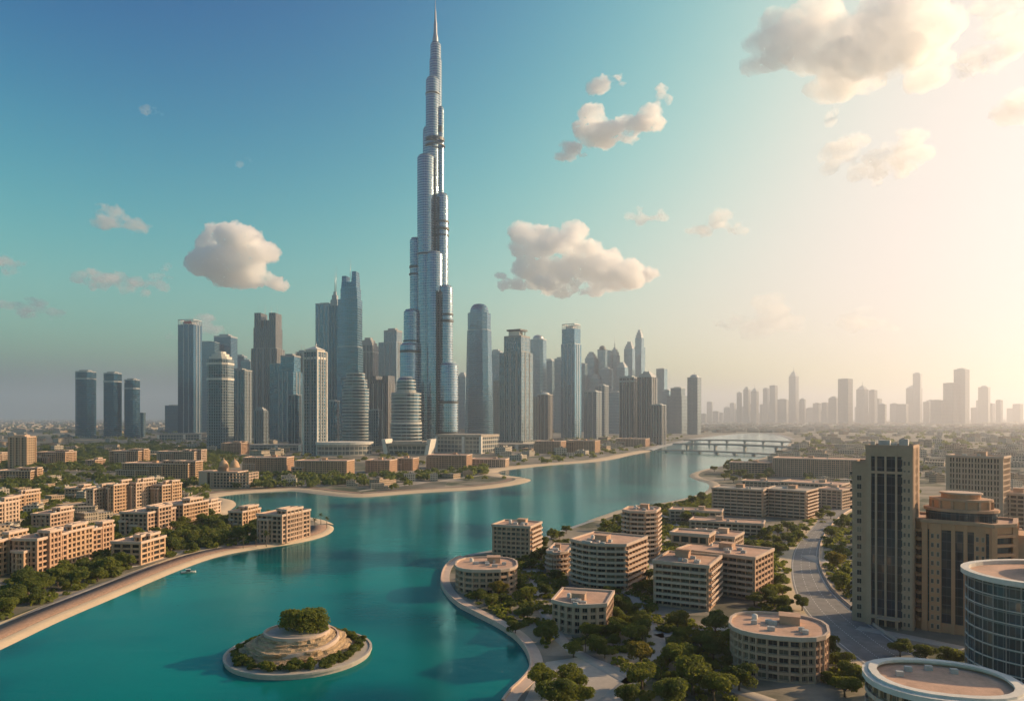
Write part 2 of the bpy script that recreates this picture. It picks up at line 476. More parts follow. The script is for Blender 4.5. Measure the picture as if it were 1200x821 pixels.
M['blue'] = facade("blue_curtain_wall", 7.2, 5.5, .22, .12, (0.075, 0.27, 0.40), (0.08, 0.15, 0.20))
M['deepblue'] = facade("dark_blue_curtain_wall", 7.2, 5.0, .16, .10, (0.035, 0.17, 0.28), (0.035, 0.085, 0.125))
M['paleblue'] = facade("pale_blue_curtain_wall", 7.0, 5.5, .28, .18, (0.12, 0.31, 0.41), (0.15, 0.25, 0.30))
M['ribbed'] = facade("pale_ribbed_wall", 9.0, 7.0, .12, .42, (0.06, 0.20, 0.29), (0.12, 0.18, 0.21), (0.25, 0.285, 0.295))
M['brownrib'] = facade("brown_ribbed_wall", 8.0, 7.5, .10, .45, (0.045, 0.11, 0.16), (0.08, 0.085, 0.09), (0.205, 0.18, 0.16))
M['bands'] = facade("white_banded_wall", 7.6, 30.0, .42, .02, (0.07, 0.18, 0.24), (0.40, 0.415, 0.40))
M['beigegrid'] = facade("beige_window_grid", 7.0, 6.5, .38, .42, (0.06, 0.12, 0.16), (0.33, 0.30, 0.25), (0.37, 0.325, 0.265))
M['greygrid'] = facade("grey_window_grid", 6.6, 6.0, .36, .34, (0.05, 0.16, 0.23), (0.16, 0.20, 0.22), (0.22, 0.25, 0.255))
M['silver'] = facade("silver_curtain_wall", 6.0, 4.2, .26, .16, (0.23, 0.37, 0.46), (0.40, 0.46, 0.49), metal=0.9, rough=0.16, vary=0.45)
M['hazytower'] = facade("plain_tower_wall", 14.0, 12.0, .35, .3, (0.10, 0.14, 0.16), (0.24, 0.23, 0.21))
M['podium'] = facade("slatted_podium_wall", 9.0, 9.0, .3, .16, (0.14, 0.18, 0.19), (0.40, 0.37, 0.31), (0.44, 0.40, 0.34), metal=.3)

M['metal'] = plain("roof_metal", (0.36, 0.38, 0.39), 0.45, 0.15, 0.1, 0.5)
M['white'] = plain("white_render", (0.66, 0.62, 0.55), 0.8, 0.10, 0.15)
M['concrete'] = plain("grey_concrete", (0.32, 0.32, 0.31), 0.85, 0.14, 0.2)
M['darkmetal'] = plain("dark_metal", (0.07, 0.08, 0.085), 0.5, 0.2, 0.1, 0.3)
M['mast'] = plain("mast_steel", (0.40, 0.40, 0.40), 0.4, 0.1, 0.1, 0.6)
M['redsign'] = plain("red_sign_face", (0.45, 0.10, 0.08), 0.6, 0.2, 0.4)
M['beige'] = plain("beige_stucco", (0.47, 0.315, 0.22), 0.88, 0.12, 0.12)
M['tan'] = plain("tan_stucco", (0.50, 0.325, 0.20), 0.88, 0.12, 0.12)
M['pink'] = plain("pinkish_stucco", (0.47, 0.295, 0.19), 0.88, 0.12, 0.12)
M['pale'] = plain("pale_stucco", (0.53, 0.385, 0.28), 0.88, 0.10, 0.12)
M['greybeige'] = plain("grey_beige_stucco", (0.50, 0.32, 0.215), 0.88, 0.13, 0.12)
M['roof'] = plain("sandy_roof_gravel", (0.53, 0.335, 0.235), 0.95, 0.2, 0.14)
M['roofgrey'] = plain("grey_roof_screed", (0.38, 0.33, 0.27), 0.95, 0.16, 0.2)
M['rim'] = plain("pale_parapet", (0.55, 0.42, 0.33), 0.85, 0.10, 0.3)
M['stone'] = plain("island_sandstone", (0.46, 0.34, 0.21), 0.92, 0.2, 0.35)
M['paving'] = plain("pale_paving", (0.42, 0.37, 0.31), 0.9, 0.10, 0.5)
M['asphalt'] = plain("asphalt", (0.21, 0.20, 0.185), 0.85, 0.18, 0.25)
M['sand'] = plain("beach_sand", (0.55, 0.44, 0.29), 0.95, 0.10, 0.12)
M['ac'] = plain("plant_enclosure", (0.45, 0.44, 0.42), 0.6, 0.12, 0.4, 0.2)

def core_material():
    """Dark glass behind deep-set openings, with blinds and rooms that differ."""
    m, nt, p = new_mat("dark_glazing")
    uv = N(nt, "ShaderNodeUVMap").outputs[0]
    mp = N(nt, "ShaderNodeMapping"); mp.inputs["Scale"].default_value = (0.42, 0.29, 1); L(nt, uv, mp.inputs[0])
    sn = N(nt, "ShaderNodeVectorMath", operation='FLOOR'); L(nt, mp.outputs[0], sn.inputs[0])
    w = N(nt, "ShaderNodeTexWhiteNoise", noise_dimensions='3D'); L(nt, sn.outputs[0], w.inputs["Vector"])
    L(nt, ramp(nt, w.outputs[0], [(0.0, (0.012, 0.017, 0.02)), (0.6, (0.035, 0.04, 0.04)), (0.85, (0.10, 0.085, 0.06)), (1.0, (0.22, 0.18, 0.13))]), p.inputs["Base Color"])
    p.inputs["Roughness"].default_value = 0.15
    return m
M['core'] = core_material()
def pane_material():
    m, nt, p = new_mat("window_pane")
    oi = N(nt, "ShaderNodeObjectInfo").outputs["Random"]
    L(nt, ramp(nt, oi, [(0.0, (0.012, 0.018, 0.022)), (0.55, (0.03, 0.04, 0.045)), (0.8, (0.085, 0.075, 0.06)), (1.0, (0.24, 0.20, 0.15))]), p.inputs["Base Color"])
    p.inputs["Roughness"].default_value = 0.1
    return m
M['pane'] = pane_material()
# ------------------------------------------------------------------ shores, roads and paths
def resample(pts, step):
    out = [Vector(pts[0])]
    for a, b2 in zip(pts[:-1], pts[1:]):
        a, b2 = Vector(a), Vector(b2); n = max(1, int((b2 - a).length / step))
        for i in range(1, n + 1): out.append(a.lerp(b2, i / n))
    return out
def strip(name, mat, pts, offs, zs, kind='structure', close=False, uvscale=1.0):
    """A band swept along pts; offs are sideways distances (left of travel positive), zs the heights."""
    b = MB(); n = len(pts); rows = []
    for i in range(n):
        a, c = pts[max(0, i - 1)], pts[min(n - 1, i + 1)]
        d = (c - a); d = d.normalized() if d.length > 1e-6 else Vector((1, 0))
        nn = Vector((-d.y, d.x))
        rows.append([(pts[i].x + nn.x * o, pts[i].y + nn.y * o, z) for o, z in zip(offs, zs)])
    for i in range(n - 1):
        for j in range(len(offs) - 1):
            b.face([rows[i][j + 1], rows[i][j], rows[i + 1][j], rows[i + 1][j + 1]], None, 0, True)
    o = b.build(name, mat)
    if kind: o["kind"] = kind
    return o
def lag_between(p0, p1):
    """Part of the smoothed lagoon outline between the photo points nearest p0 and p1, as world points."""
    i0 = min(range(len(lag_px)), key=lambda i: (lag_px[i][0] - p0[0]) ** 2 + (lag_px[i][1] - p0[1]) ** 2)
    i1 = min(range(len(lag_px)), key=lambda i: (lag_px[i][0] - p1[0]) ** 2 + (lag_px[i][1] - p1[1]) ** 2)
    return [lag[i].copy() for i in range(i0, i1 + 1)] if i1 >= i0 else [lag[i % len(lag)].copy() for i in range(i0, i1 + len(lag) + 1)]
M['wetsand'] = plain("pale_beach_sand", (0.52, 0.41, 0.28), 0.9, 0.08, 0.1)
M['brick'] = plain("reddish_promenade_paving", (0.27, 0.175, 0.125), 0.9, 0.3, 0.9)
# the outline runs with the land on its left hand
Lz = LAND
beachL = resample(lag_between((-120, 812), (386, 616)), 8)
strip("beach", M['wetsand'], beachL, (-4.0, -1.0, 0, 2), (-.6, .85, Lz + .02, Lz + .03))
strip("promenade", M['brick'], beachL, (2.2, 2.22, 13.5, 13.52), (Lz - .2, Lz + .14, Lz + .14, Lz - .2))
strip("beach_path", M['sand'], beachL, (14, 16.5), (Lz + .008, Lz + .008))
spit = resample(lag_between((384, 614), (252, 581.5)), 8)
strip("spit_beach", M['wetsand'], spit, (-7, -1.2, 0, 7), (-.6, .85, Lz + .02, Lz + .03))
far = resample(lag_between((252, 581.5), (614, 561)), 10)
strip("far_beach", M['wetsand'], far, (-8, -1.2, 0, 14), (-.6, .85, Lz + .02, Lz + .03))
strip("far_promenade", M['brick'], far, (18, 26), (Lz + .01, Lz + .01))
inlet = resample(lag_between((612, 560), (760, 528)), 14)
strip("inlet_beach", M['wetsand'], inlet, (-10, -1.2, 0, 22), (-.6, .85, Lz + .02, Lz + .03))
river = resample(lag_between((762, 528), (926, 514)), 40)
strip("river_bank", M['concrete'], river, (-10, -1.2, 0, 16), (-.6, .85, Lz + .02, Lz + .03))
bankR = resample(lag_between((929, 518), (690, 612)), 12)
strip("right_bank", M['wetsand'], bankR, (-7, -1.2, 0, 7), (-.6, .85, Lz + .02, Lz + .03))
rocky = resample(lag_between((690, 612), (548, 651)), 8)
strip("rocky_bank", M['concrete'], rocky, (-5, -1.2, 0, 4), (-.6, .85, Lz + .02, Lz + .03))

# the curved sea wall with its walk
swp = resample(lag_between((542, 653), (590, 826)), 3)
def sea_wall():
    b = MB(); n = len(swp)
    prof = [(-.9, -.7), (-.6, 2.0), (0.0, 2.0), (0.05, Lz + .16), (3.6, Lz + .16), (3.65, Lz - .1)]
    rows = []
    for i in range(n):
        d = (swp[min(n - 1, i + 1)] - swp[max(0, i - 1)]).normalized(); nn = Vector((-d.y, d.x))
        rows.append([(swp[i].x + nn.x * o, swp[i].y + nn.y * o, z) for o, z in prof])
    for i in range(n - 1):
        for j in range(len(prof) - 1): b.face([rows[i][j + 1], rows[i][j], rows[i + 1][j], rows[i + 1][j + 1]])
    return set_props(b.build("sea_wall", M['rim']), "curved pale sea wall and walk round the near right shore", "sea wall")
sea_wall()

def ribbon(name, mat, left, right, z, kind='structure'):
    """A road between two photo edges."""
    l2 = chaikin(left, False, 2); r2 = chaikin(right, False, 2)
    n = 60
    def samp(p):
        acc = [0]
        for a, c in zip(p[:-1], p[1:]): acc.append(acc[-1] + math.hypot(c[0] - a[0], c[1] - a[1]))
        out = []
        for i in range(n):
            s = acc[-1] * i / (n - 1); j = max(k for k in range(len(acc)) if acc[k] <= s + 1e-9); j = min(j, len(p) - 2)
            f = (s - acc[j]) / max(1e-9, acc[j + 1] - acc[j]); out.append((p[j][0] + (p[j + 1][0] - p[j][0]) * f, p[j][1] + (p[j + 1][1] - p[j][1]) * f))
        return out
    A = [G(x, y, z) for x, y in samp(l2)]; B = [G(x, y, z) for x, y in samp(r2)]
    b = MB()
    for i in range(n - 1): b.face([A[i], A[i + 1], B[i + 1], B[i]])
    o = b.build(name, mat)
    if kind: o["kind"] = kind
    return A, B
RL = [(1012, 588), (985, 592), (966, 600), (949, 622), (931, 640), (926, 662), (929, 690), (945, 722), (985, 758), (1030, 792), (1080, 822)]
RR = [(1030, 588), (1000, 594), (982, 606), (967, 622), (959, 640), (958, 662), (972, 690), (996, 712), (1030, 738), (1075, 768), (1130, 800)]
sh = ribbon("sandy_verge", M['sand'], [(x - 16 - (y - 588) * .02, y + 1) for x, y in RL], [(x + 5, y) for x, y in RR], Lz + .006)
roadA, roadB = ribbon("road", M['asphalt'], RL, RR, Lz + .012)
M['paint'] = plain("road_paint", (0.70, 0.69, 0.65), 0.7, 0.1, 0.5)
def road_marks():
    b = MB(); n = len(roadA)
    for f in (.06, .94):
        for i in range(n - 1):
            p = [roadA[i].lerp(roadB[i], f - .006), roadA[i + 1].lerp(roadB[i + 1], f - .006), roadA[i + 1].lerp(roadB[i + 1], f + .006), roadA[i].lerp(roadB[i], f + .006)]
            b.face([(q.x, q.y, Lz + .018) for q in p])
    for f in (.36, .66):
        for i in range(0, n - 1):
            for s in (0, .5):
                q0, q1 = s, s + .25
                a0, a1 = roadA[i].lerp(roadA[i + 1], q0), roadA[i].lerp(roadA[i + 1], q1); c0, c1 = roadB[i].lerp(roadB[i + 1], q0), roadB[i].lerp(roadB[i + 1], q1)
                p = [a0.lerp(c0, f - .005), a1.lerp(c1, f - .005), a1.lerp(c1, f + .005), a0.lerp(c0, f + .005)]
                b.face([(q.x, q.y, Lz + .018) for q in p])
    b.build("road_markings", M['paint'])["kind"] = 'structure'
road_marks()
def barrier():
    pts = [Vector((q.x, q.y)) for q in roadB]
    b = MB(); n = len(pts)
    rows = []
    for i in range(n):
        d = (pts[min(n - 1, i + 1)] - pts[max(0, i - 1)]).normalized(); nn = Vector((d.y, -d.x)) * -1
        rows.append([(pts[i].x + nn.x * o, pts[i].y + nn.y * o, z) for o, z in ((.2, Lz), (.35, Lz + .9), (.7, Lz + .9), (.85, Lz))])
    for i in range(n - 1):
        for j in range(3): b.face([rows[i][j + 1], rows[i][j], rows[i + 1][j], rows[i + 1][j + 1]])
    set_props(b.build("road_barrier", M['rim']), "low white barrier along the outer curve of the road", "barrier")
barrier()

def path(name, mat, pts, width, z=Lz + .009, step=3):
    pts = [Vector(p).to_2d() for p in (G(x, y, LAND) for x, y in chaikin(pts, False, 2))]
    pts = resample(pts, step)
    strip(name, mat, pts, (-width / 2, -width / 2 + .02, width / 2 - .02, width / 2), (z, z + .02, z + .02, z))
    return pts
PATHS = []
for pts, wd in (([(672, 670), (690, 690), (735, 690), (752, 705), (770, 745), (768, 775), (740, 800), (700, 835)], 6.5), ([(735, 690), (758, 672), (765, 660)], 5), ([(630, 700), (640, 720), (660, 755), (690, 772), (740, 800)], 4.5),
                ([(622, 668), (632, 690), (630, 700)], 5), ([(770, 745), (830, 735), (870, 738), (920, 720)], 4.5), ([(770, 600), (800, 615), (770, 640)], 4), ([(1005, 735), (1060, 745), (1130, 760)], 6),
                ([(945, 650), (985, 668), (1000, 672)], 8), ([(840, 800), (905, 822)], 5)):
    PATHS.append(path("footpath", M['paving'], pts, wd))
plaza = [(640, 775), (690, 768), (735, 785), (738, 821), (700, 850), (600, 850), (625, 800)]
b = MB(); b.face([G(x, y, Lz + .014) for x, y in plaza]); b.build("plaza", M['paving'])["kind"] = 'structure'
PLAZA = [tuple(G(x, y, LAND).to_2d()) for x, y in plaza]
# left bank lanes and courts
for pts, wd in (([(0, 700), (60, 672), (140, 668), (200, 650), (262, 634)], 5), ([(0, 735), (60, 708), (120, 684), (190, 660)], 5), ([(-10, 640), (60, 630), (110, 606), (90, 592), (140, 580), (230, 588)], 7),
                ([(20, 580), (110, 594), (70, 600)], 12), ([(-20, 560), (60, 558), (130, 552), (100, 575), (230, 572)], 9), ([(250, 640), (290, 640), (340, 632)], 4),
                ([(300, 568), (420, 569), (540, 562)], 9), ([(420, 575), (500, 565), (590, 553)], 6)):
    PATHS.append(path("lane", M['paving'], pts, wd, step=5))
# ------------------------------------------------------------------ towers
def rect_plan(w, d, ch=0.0):
    x, y = w / 2, d / 2
    if ch <= 0: return [(-x, -y), (x, -y), (x, y), (-x, y)]
    return [(-x + ch, -y), (x - ch, -y), (x, -y + ch), (x, y - ch), (x - ch, y), (-x + ch, y), (-x, y - ch), (-x, -y + ch)]
def round_plan(w, d, n=24):
    return [(w / 2 * math.cos(2 * math.pi * i / n - math.pi / 2), d / 2 * math.sin(2 * math.pi * i / n - math.pi / 2)) for i in range(n)]
def bow_plan(w, d, bulge, n=8):
    """A slab with a bowed front."""
    pts = []
    for i in range(n + 1):
        t = i / n
        pts.append((-w / 2 + w * t, -d / 2 - bulge * math.sin(math.pi * t)))
    return pts + [(w / 2, d / 2), (-w / 2, d / 2)]
def scale_plan(p, s, sy=None, dx=0.0, dy=0.0): return [(x * s + dx, y * (s if sy is None else sy) + dy) for x, y in p]
def make_plan(kind, w, d):
    if kind == 'rect': return rect_plan(w, d)
    if kind == 'chamfer': return rect_plan(w, d, min(w, d) * .2)
    if kind == 'round': return round_plan(w, d)
    if kind == 'bow': return bow_plan(w, d * .8, d * .2)
    return rect_plan(w, d)

def tower(label, xl, xr, yt, yb, mat, plan='rect', depth=.85, rot=-28, tiers=None, crown='mech', piers=False, belts=(), masts=0, trim='metal', cat="skyscraper", name="glass_tower", group=None, podium=None):
    Y = FPX * (H - LAND) / (yb - HOR)
    k = Y / FPX
    if yb > 503: xl, xr = xl - 1.0, xr + 1.0
    W = (xr - xl) * k; Ht = (yb - yt) * k
    th = abs(R(rot))
    w = W if plan == 'round' else W / (math.cos(th) + depth * math.sin(th))
    d = w * depth
    X = ((xl + xr) / 2 - 600) / FPX * Y
    rz = R(rot) - math.atan2(X, Y)
    t = thing(name, label, cat, (X, Y + d / 2, LAND), rz, group)
    rnd = random.Random(label)
    P = make_plan(plan, w, d)
    tiers = tiers or [(0, 1, 1.0)]
    ctop = {'mech': .965, 'pyramid': .93, 'dome': .94, 'lattice': .955, 'sign': .93, 'steps': .92, 'spire': .80, 'blades': .90, 'round': .93, 'flat': .985, 'notch': .88}[crown]
    body = MB(); tz = Ht * ctop
    top_plan = P
    for (a, b2, s, *rest) in tiers:
        dx = rest[0] * w if rest else 0.0
        pp = scale_plan(P, s, dx=dx)
        s2 = rest[1] if len(rest) > 1 else None
        body.prism(pp, a * tz, b2 * tz, 0, capmi=1, poly2=scale_plan(P, s2, dx=dx) if s2 else None, smooth=False)
        top_plan = scale_plan(P, s2, dx=dx) if s2 else pp
    body.build("body", [mat, M['roofgrey']], t)
    tw = max(x for x, _ in top_plan) - min(x for x, _ in top_plan); td = max(y for _, y in top_plan) - min(y for _, y in top_plan)
    tcx = (max(x for x, _ in top_plan) + min(x for x, _ in top_plan)) / 2
    c = MB(); hz = Ht - tz; tm = M[trim]
    if crown in ('mech', 'flat'):
        c.ring(scale_plan(top_plan, 1.01), scale_plan(top_plan, .93), tz, tz + hz * .45, 0)
        c.prism(scale_plan(rect_plan(tw * .55, td * .55), 1, dx=tcx), tz, tz + hz, 0)
        for _ in range(3): c.box((tcx + rnd.uniform(-.3, .3) * tw, rnd.uniform(-.3, .3) * td, tz + hz * .3), (tw * .12, td * .12, hz * .6))
    elif crown == 'pyramid':
        c.prism(scale_plan(top_plan, 1.05), tz, tz + hz * .12, 0)
        c.prism(scale_plan(top_plan, .86), tz + hz * .12, tz + hz * .3, 0)
        q = scale_plan(top_plan, .98); c.prism(q, tz + hz * .3, tz + hz * .8, 0, poly2=scale_plan(top_plan, .05))
        c.tube((tcx, 0, tz + hz * .78), (tcx, 0, Ht), .9, .2)
    elif crown == 'dome':
        c.prism(scale_plan(top_plan, 1.03), tz, tz + hz * .15, 0)
        r = min(tw, td) * .42
        c.lathe([(r, tz + hz * .15), (r, tz + hz * .4), (r * .95, tz + hz * .55), (r * .75, tz + hz * .75), (r * .4, tz + hz * .9), (0, tz + hz * .95)], 16, (tcx, 0))
        c.tube((tcx, 0, tz + hz * .9), (tcx, 0, Ht), .8, .2)
    elif crown == 'lattice':
        n = 5
        for i in range(n + 1):
            for sx, sy in ((1, 0), (0, 1)):
                for sg in (-1, 1):
                    f = -0.5 + i / n
                    x, y = (f * tw * .95, sg * td * .475) if sx else (sg * tw * .475, f * td * .95)
                    c.box((tcx + x, y, tz + hz * .45), (1.6, 1.6, hz * .9))
        c.ring(scale_plan(top_plan, .99), scale_plan(top_plan, .88), tz + hz * .85, Ht, 0)
        c.prism(rect_plan(tw * .6, td * .6), tz, tz + hz * .6, 0)
    elif crown == 'sign':
        c.ring(scale_plan(top_plan, 1.0), scale_plan(top_plan, .9), tz, tz + hz * .2, 0)
        for sx in (-1, 0, 1):
            for sy in (-1, 1): c.box((tcx + sx * tw * .3, sy * td * .3, tz + hz * .45), (2, 2, hz * .9))
        c.prism(rect_plan(tw * .5, td * .5), tz, tz + hz * .7, 0)
    elif crown == 'steps':
        for i, s in enumerate((.86, .66, .42)): c.prism(scale_plan(top_plan, s, dx=tcx * (1 - s)), tz + hz * (0, .35, .68)[i], tz + hz * (.35, .68, 1.0)[i], 0)
    elif crown == 'spire':
        for i, s in enumerate((.8, .55, .3)): c.prism(scale_plan(top_plan, s, dx=tcx * (1 - s)), tz + hz * (0, .18, .32)[i], tz + hz * (.18, .32, .42)[i], 0)
        c.tube((tcx, 0, tz + hz * .4), (tcx, 0, Ht), tw * .06, .3)
    elif crown == 'blades':
        for sg in (-1, 1):
            x = tcx + sg * tw * .30
            q = [(x - tw * .16, -td * .42), (x + tw * .16, -td * .42), (x + tw * .16, td * .42), (x - tw * .16, td * .42)]
            c.prism(q, tz, tz + hz * (.75 if sg < 0 else 1.0), 0, poly2=scale_plan(q, .78, dx=x * .22))
        c.prism(scale_plan(rect_plan(tw * .3, td * .7), 1, dx=tcx), tz, tz + hz * .4, 0)
    elif crown == 'round':
        r = tw * .47; ry = td * .47
        for i in range(5):
            a0, a1 = i / 5 * math.pi / 2, (i + 1) / 5 * math.pi / 2
            c.prism(round_plan(2 * r * math.cos(a0 * .8), 2 * ry * math.cos(a0 * .8), 20), tz + hz * math.sin(a0), tz + hz * math.sin(a1), 0, poly2=round_plan(2 * r * math.cos(a1 * .8), 2 * ry * math.cos(a1 * .8), 20))
    elif crown == 'notch':
        for sg in (-1, 1): c.prism(scale_plan(rect_plan(tw * .30, td * .9), 1, dx=tcx + sg * tw * .33), tz, Ht, 0)
        c.prism(scale_plan(rect_plan(tw * .3, td * .5), 1, dx=tcx), tz, tz + hz * .55, 0)
    c.build("crown", [mat if crown in ('blades', 'notch', 'round') else tm], t)
    if crown == 'sign':
        s = MB(); s.box((tcx, 0, tz + hz * .9), (tw * .8, td * .8, hz * .2), bottom=True); s.build("crown_canopy", M['darkmetal'], t)
        s = MB(); s.box((tcx, -td * .33, tz + hz * .45), (tw * .62, 1, hz * .6)); s.build("sign_panel", M['white'], t)
    if 'red sign' in label:
        s = MB(); s.box((tcx + tw * .12, -td * .49, tz + hz * .45), (tw * .45, .8, hz * .5)); s.build("sign_panel", M['redsign'], t)
    for i in range(masts):
        s = MB(); x = tcx + (i - (masts - 1) / 2) * tw * .28
        h2 = rnd.uniform(.05, .085) * Ht
        s.tube((x, rnd.uniform(-.2, .2) * td, tz + hz * .5), (x, 0, Ht + h2), .9, .3); s.build("mast", M['mast'], t)
    if piers and plan in ('rect', 'bow', 'chamfer'):
        s0 = tiers[0][2]; zt = tiers[0][1] * tz
        for sx in (-1, 1):
            for sy in (-1, 1):
                s = MB(); s.box((sx * w * s0 * .5, sy * d * s0 * .5, zt / 2), (w * .09, w * .09, zt + 2)); s.build("corner_pier", M[piers if isinstance(piers, str) else 'concrete'], t)
    if name == 'glass_tower' and plan == 'rect' and yb > 509:
        zt = tiers[0][1] * tz
        for sg, n_ in ((-1, rnd.choice((2, 3))), (1, 2)):
            for i in range(n_):
                s = MB(); q = (i + 1) / (n_ + 1) - .5 + rnd.uniform(-.04, .04)
                if sg < 0: s.box((q * w, -d / 2 * tiers[0][2] - .4, zt / 2), (w * .05, 1.6, zt))
                else: s.box((w / 2 * tiers[0][2] + .4, q * d, zt / 2), (1.6, d * .06, zt))
                s.build("fin", M['concrete' if mat in (M['ribbed'], M['brownrib'], M['beigegrid'], M['greygrid']) else 'metal'], t)
        for i in range(rnd.choice((0, 1, 2))):
            s = MB(); x, y = rnd.uniform(-.3, .3) * tw + tcx, rnd.uniform(-.3, .3) * td
            s.tube((x, y, tz + hz * .3), (x, y, Ht + rnd.uniform(.02, .05) * Ht), .8, .25); s.build("antenna", M['mast'], t)
    for f in belts:
        sc_ = 1.0
        for (a, b2, s, *rest) in tiers:
            if a <= f <= b2: sc_ = s; dx = rest[0] * w if rest else 0
        s = MB(); s.ring(scale_plan(P, sc_ * 1.025, dx=dx), scale_plan(P, sc_ * .97, dx=dx), f * tz - 2.5, f * tz + 2.5); s.build("belt_course", tm, t)
    if podium:
        s = MB(); pw, ph = podium
        s.prism(rect_plan(w * pw, d * pw), 0, ph, 0, capmi=1); s.build("podium", [M['podium'], M['roofgrey']], t)
    return t

T = tower
# the lone trio and their neighbours on the left plain
T("leftmost and tallest of three slim dark towers on the left plain", 84, 107, 433, 513, M['deepblue'], 'chamfer', .9, -30, crown='mech', belts=(.9,), podium=(1.5, 8))
T("middle one of three slim dark towers on the left plain", 118, 138, 435, 513, M['deepblue'], 'chamfer', .9, -30, crown='mech', belts=(.88,), podium=(1.5, 8))
T("rightmost and shortest of three slim dark towers on the left plain", 143, 160, 443, 513, M['deepblue'], 'chamfer', .9, -30, crown='mech', belts=(.86,))
T("stubby blue block leaning on the shortest of the three slim dark towers", 158, 167, 483, 512, M['blue'], 'rect', .9, -20, crown='flat')
T("squat blue block just left of the dark blue sign tower", 192, 209, 474, 507, M['deepblue'], 'rect', .9, -20, crown='mech')
# left cluster
T("dark blue tower with open lattice crown and red sign panel", 207, 231, 374, 511, M['deepblue'], 'rect', .8, -35, crown='lattice', podium=(1.7, 14))
T("plain blue slab directly behind the lattice crowned tower", 229, 252, 399, 507, M['blue'], 'rect', .8, -20, crown='flat')
T("blue boxy tower with two thin antennas behind the white topped tower", 249, 273, 391, 506.5, M['deepblue'], 'rect', .9, -25, crown='mech', masts=2)
T("beige and blue tower with a white stepped cap in the left cluster", 237, 270, 411, 527, M['greygrid'], 'chamfer', .9, -30, crown='steps', trim='white', belts=(.95, .78), piers=False)
T("pale ribbed tower with flat top beside the white capped tower", 262, 290, 431, 522, M['ribbed'], 'rect', .9, -25, crown='mech', trim='concrete')
T("thin hazy tower peeping left of the brown striped tower", 282, 294, 421, 508, M['paleblue'], 'rect', .9, -20, crown='mech')
T("brown vertically striped tower with a notched crown and antennas", 292, 328, 366, 513, M['brownrib'], 'rect', .8, -22, tiers=[(0, .81, 1.0), (.81, 1.0, .86)], crown='notch', masts=4, trim='concrete', piers=False, belts=(.81,))
T("low blue slab in front of the brown striped tower", 315, 338, 425, 515, M['blue'], 'rect', .8, -25, tiers=[(0, 1, 1.0)], crown='flat')
T("wide blue office tower with horizontal lines and a stepped top", 319, 350, 414, 517, M['blue'], 'rect', .9, -30, tiers=[(0, .82, 1.0), (.82, 1.0, .7, .12)], crown='mech', trim='concrete')
T("thin brown tower with two rooftop masts left of the pyramid roofed tower", 346, 360, 410, 516, M['beigegrid'], 'rect', .9, -20, crown='mech', masts=2)
T("slim tower with a pyramid roof and one sunlit beige side", 355, 379, 403, 533, M['greygrid'], 'rect', .9, -38, crown='pyramid', trim='white', piers='white', belts=(.94,))
T("plain pale blue slab left of the twin peaked tower", 369, 391, 354, 514, M['blue'], 'rect', .8, -20, crown='flat')
T("tallest blue glass tower of the left half, with twin rounded peaks", 393, 423, 317, 519, M['blue'], 'bow', .8, -22, tiers=[(0, .62, 1.0), (.62, .93, .93), (.93, 1.0, .78, .03)], crown='blades', belts=(.62,), masts=1)
T("needle topped blue shaft joined to the twin peaked tower's left side", 386, 397, 318, 518, M['deepblue'], 'rect', .9, -20, crown='spire')
T("curved dark glass block with horizontal bands at the foot of the twin peaked tower", 399, 429, 436, 526, M['bands'], 'round', .8, -20, tiers=[(0, .8, 1.0), (.8, .92, .88), (.92, 1, .7)], crown='flat')
T("brown tower with a rounded crown right of the twin peaked tower", 420, 441, 395, 514, M['brownrib'], 'rect', .9, -25, crown='steps', trim='concrete', belts=(.93,))
T("grey beige tower with a flat stepped crown left of the supertall tower", 443, 471, 384, 511, M['ribbed'], 'rect', .8, -30, tiers=[(0, .9, 1.0), (.9, 1, .72, .1)], crown='mech', trim='concrete', belts=(.9,))
T("dark brown mid height tower with two turrets behind the banded drum", 432, 461, 440, 517, M['brownrib'], 'rect', .8, -28, crown='notch')
T("drum shaped tower ringed with pale horizontal bands", 456, 491, 440, 529, M['bands'], 'round', 1.0, 0, tiers=[(0, .40, 1.0), (.40, .84, .96), (.84, 1.0, .62)], crown='round', belts=(.4, .84), trim='white')
T("mid height blue block at the foot of the plain blue slab", 250, 263, 470, 523, M['blue'], 'rect', .9, -25, crown='mech')
T("mid height pale block at the foot of the brown striped tower", 297, 311, 477, 524, M['ribbed'], 'rect', .9, -28, crown='steps')
T("mid height blue block at the foot of the wide blue office tower", 338, 351, 462, 525, M['deepblue'], 'rect', .9, -25, crown='flat')
T("mid height dark block between the pyramid roofed tower and the curved banded block", 382, 396, 468, 525, M['blue'], 'rect', .9, -28, crown='mech')
T("mid height pale block between the curved banded block and the banded drum", 432, 446, 479, 527, M['greygrid'], 'rect', .9, -28, crown='mech')
# right of the supertall
T("bluish tapering tower with a rounded glass crown", 543, 579, 354, 513, M['blue'], 'chamfer', .9, -20, tiers=[(0, .86, 1.0, 0, .84), (.86, 1.0, .80)], crown='round', belts=(.86,))
T("thin hazy tower close behind the round crowned tower", 575, 588, 409, 507, M['paleblue'], 'rect', .9, -20, crown='mech')
T("thin beige tower squeezed between the round crowned and sign topped towers", 579, 588, 445, 514, M['beigegrid'], 'rect', .9, -20, crown='flat')
T("broad grey tower topped by a white sign box under a dark canopy", 586, 624, 385, 523, M['ribbed'], 'rect', .85, -32, tiers=[(0, .86, 1.0), (.86, 1.0, .78, .04)], crown='sign', trim='concrete', belts=(.86,), podium=(1.25, 16))
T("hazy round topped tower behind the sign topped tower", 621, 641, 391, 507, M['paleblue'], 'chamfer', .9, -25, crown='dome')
T("hazy plain tower second behind the sign topped tower", 637, 651, 420, 506, M['paleblue'], 'rect', .9, -25, crown='mech')
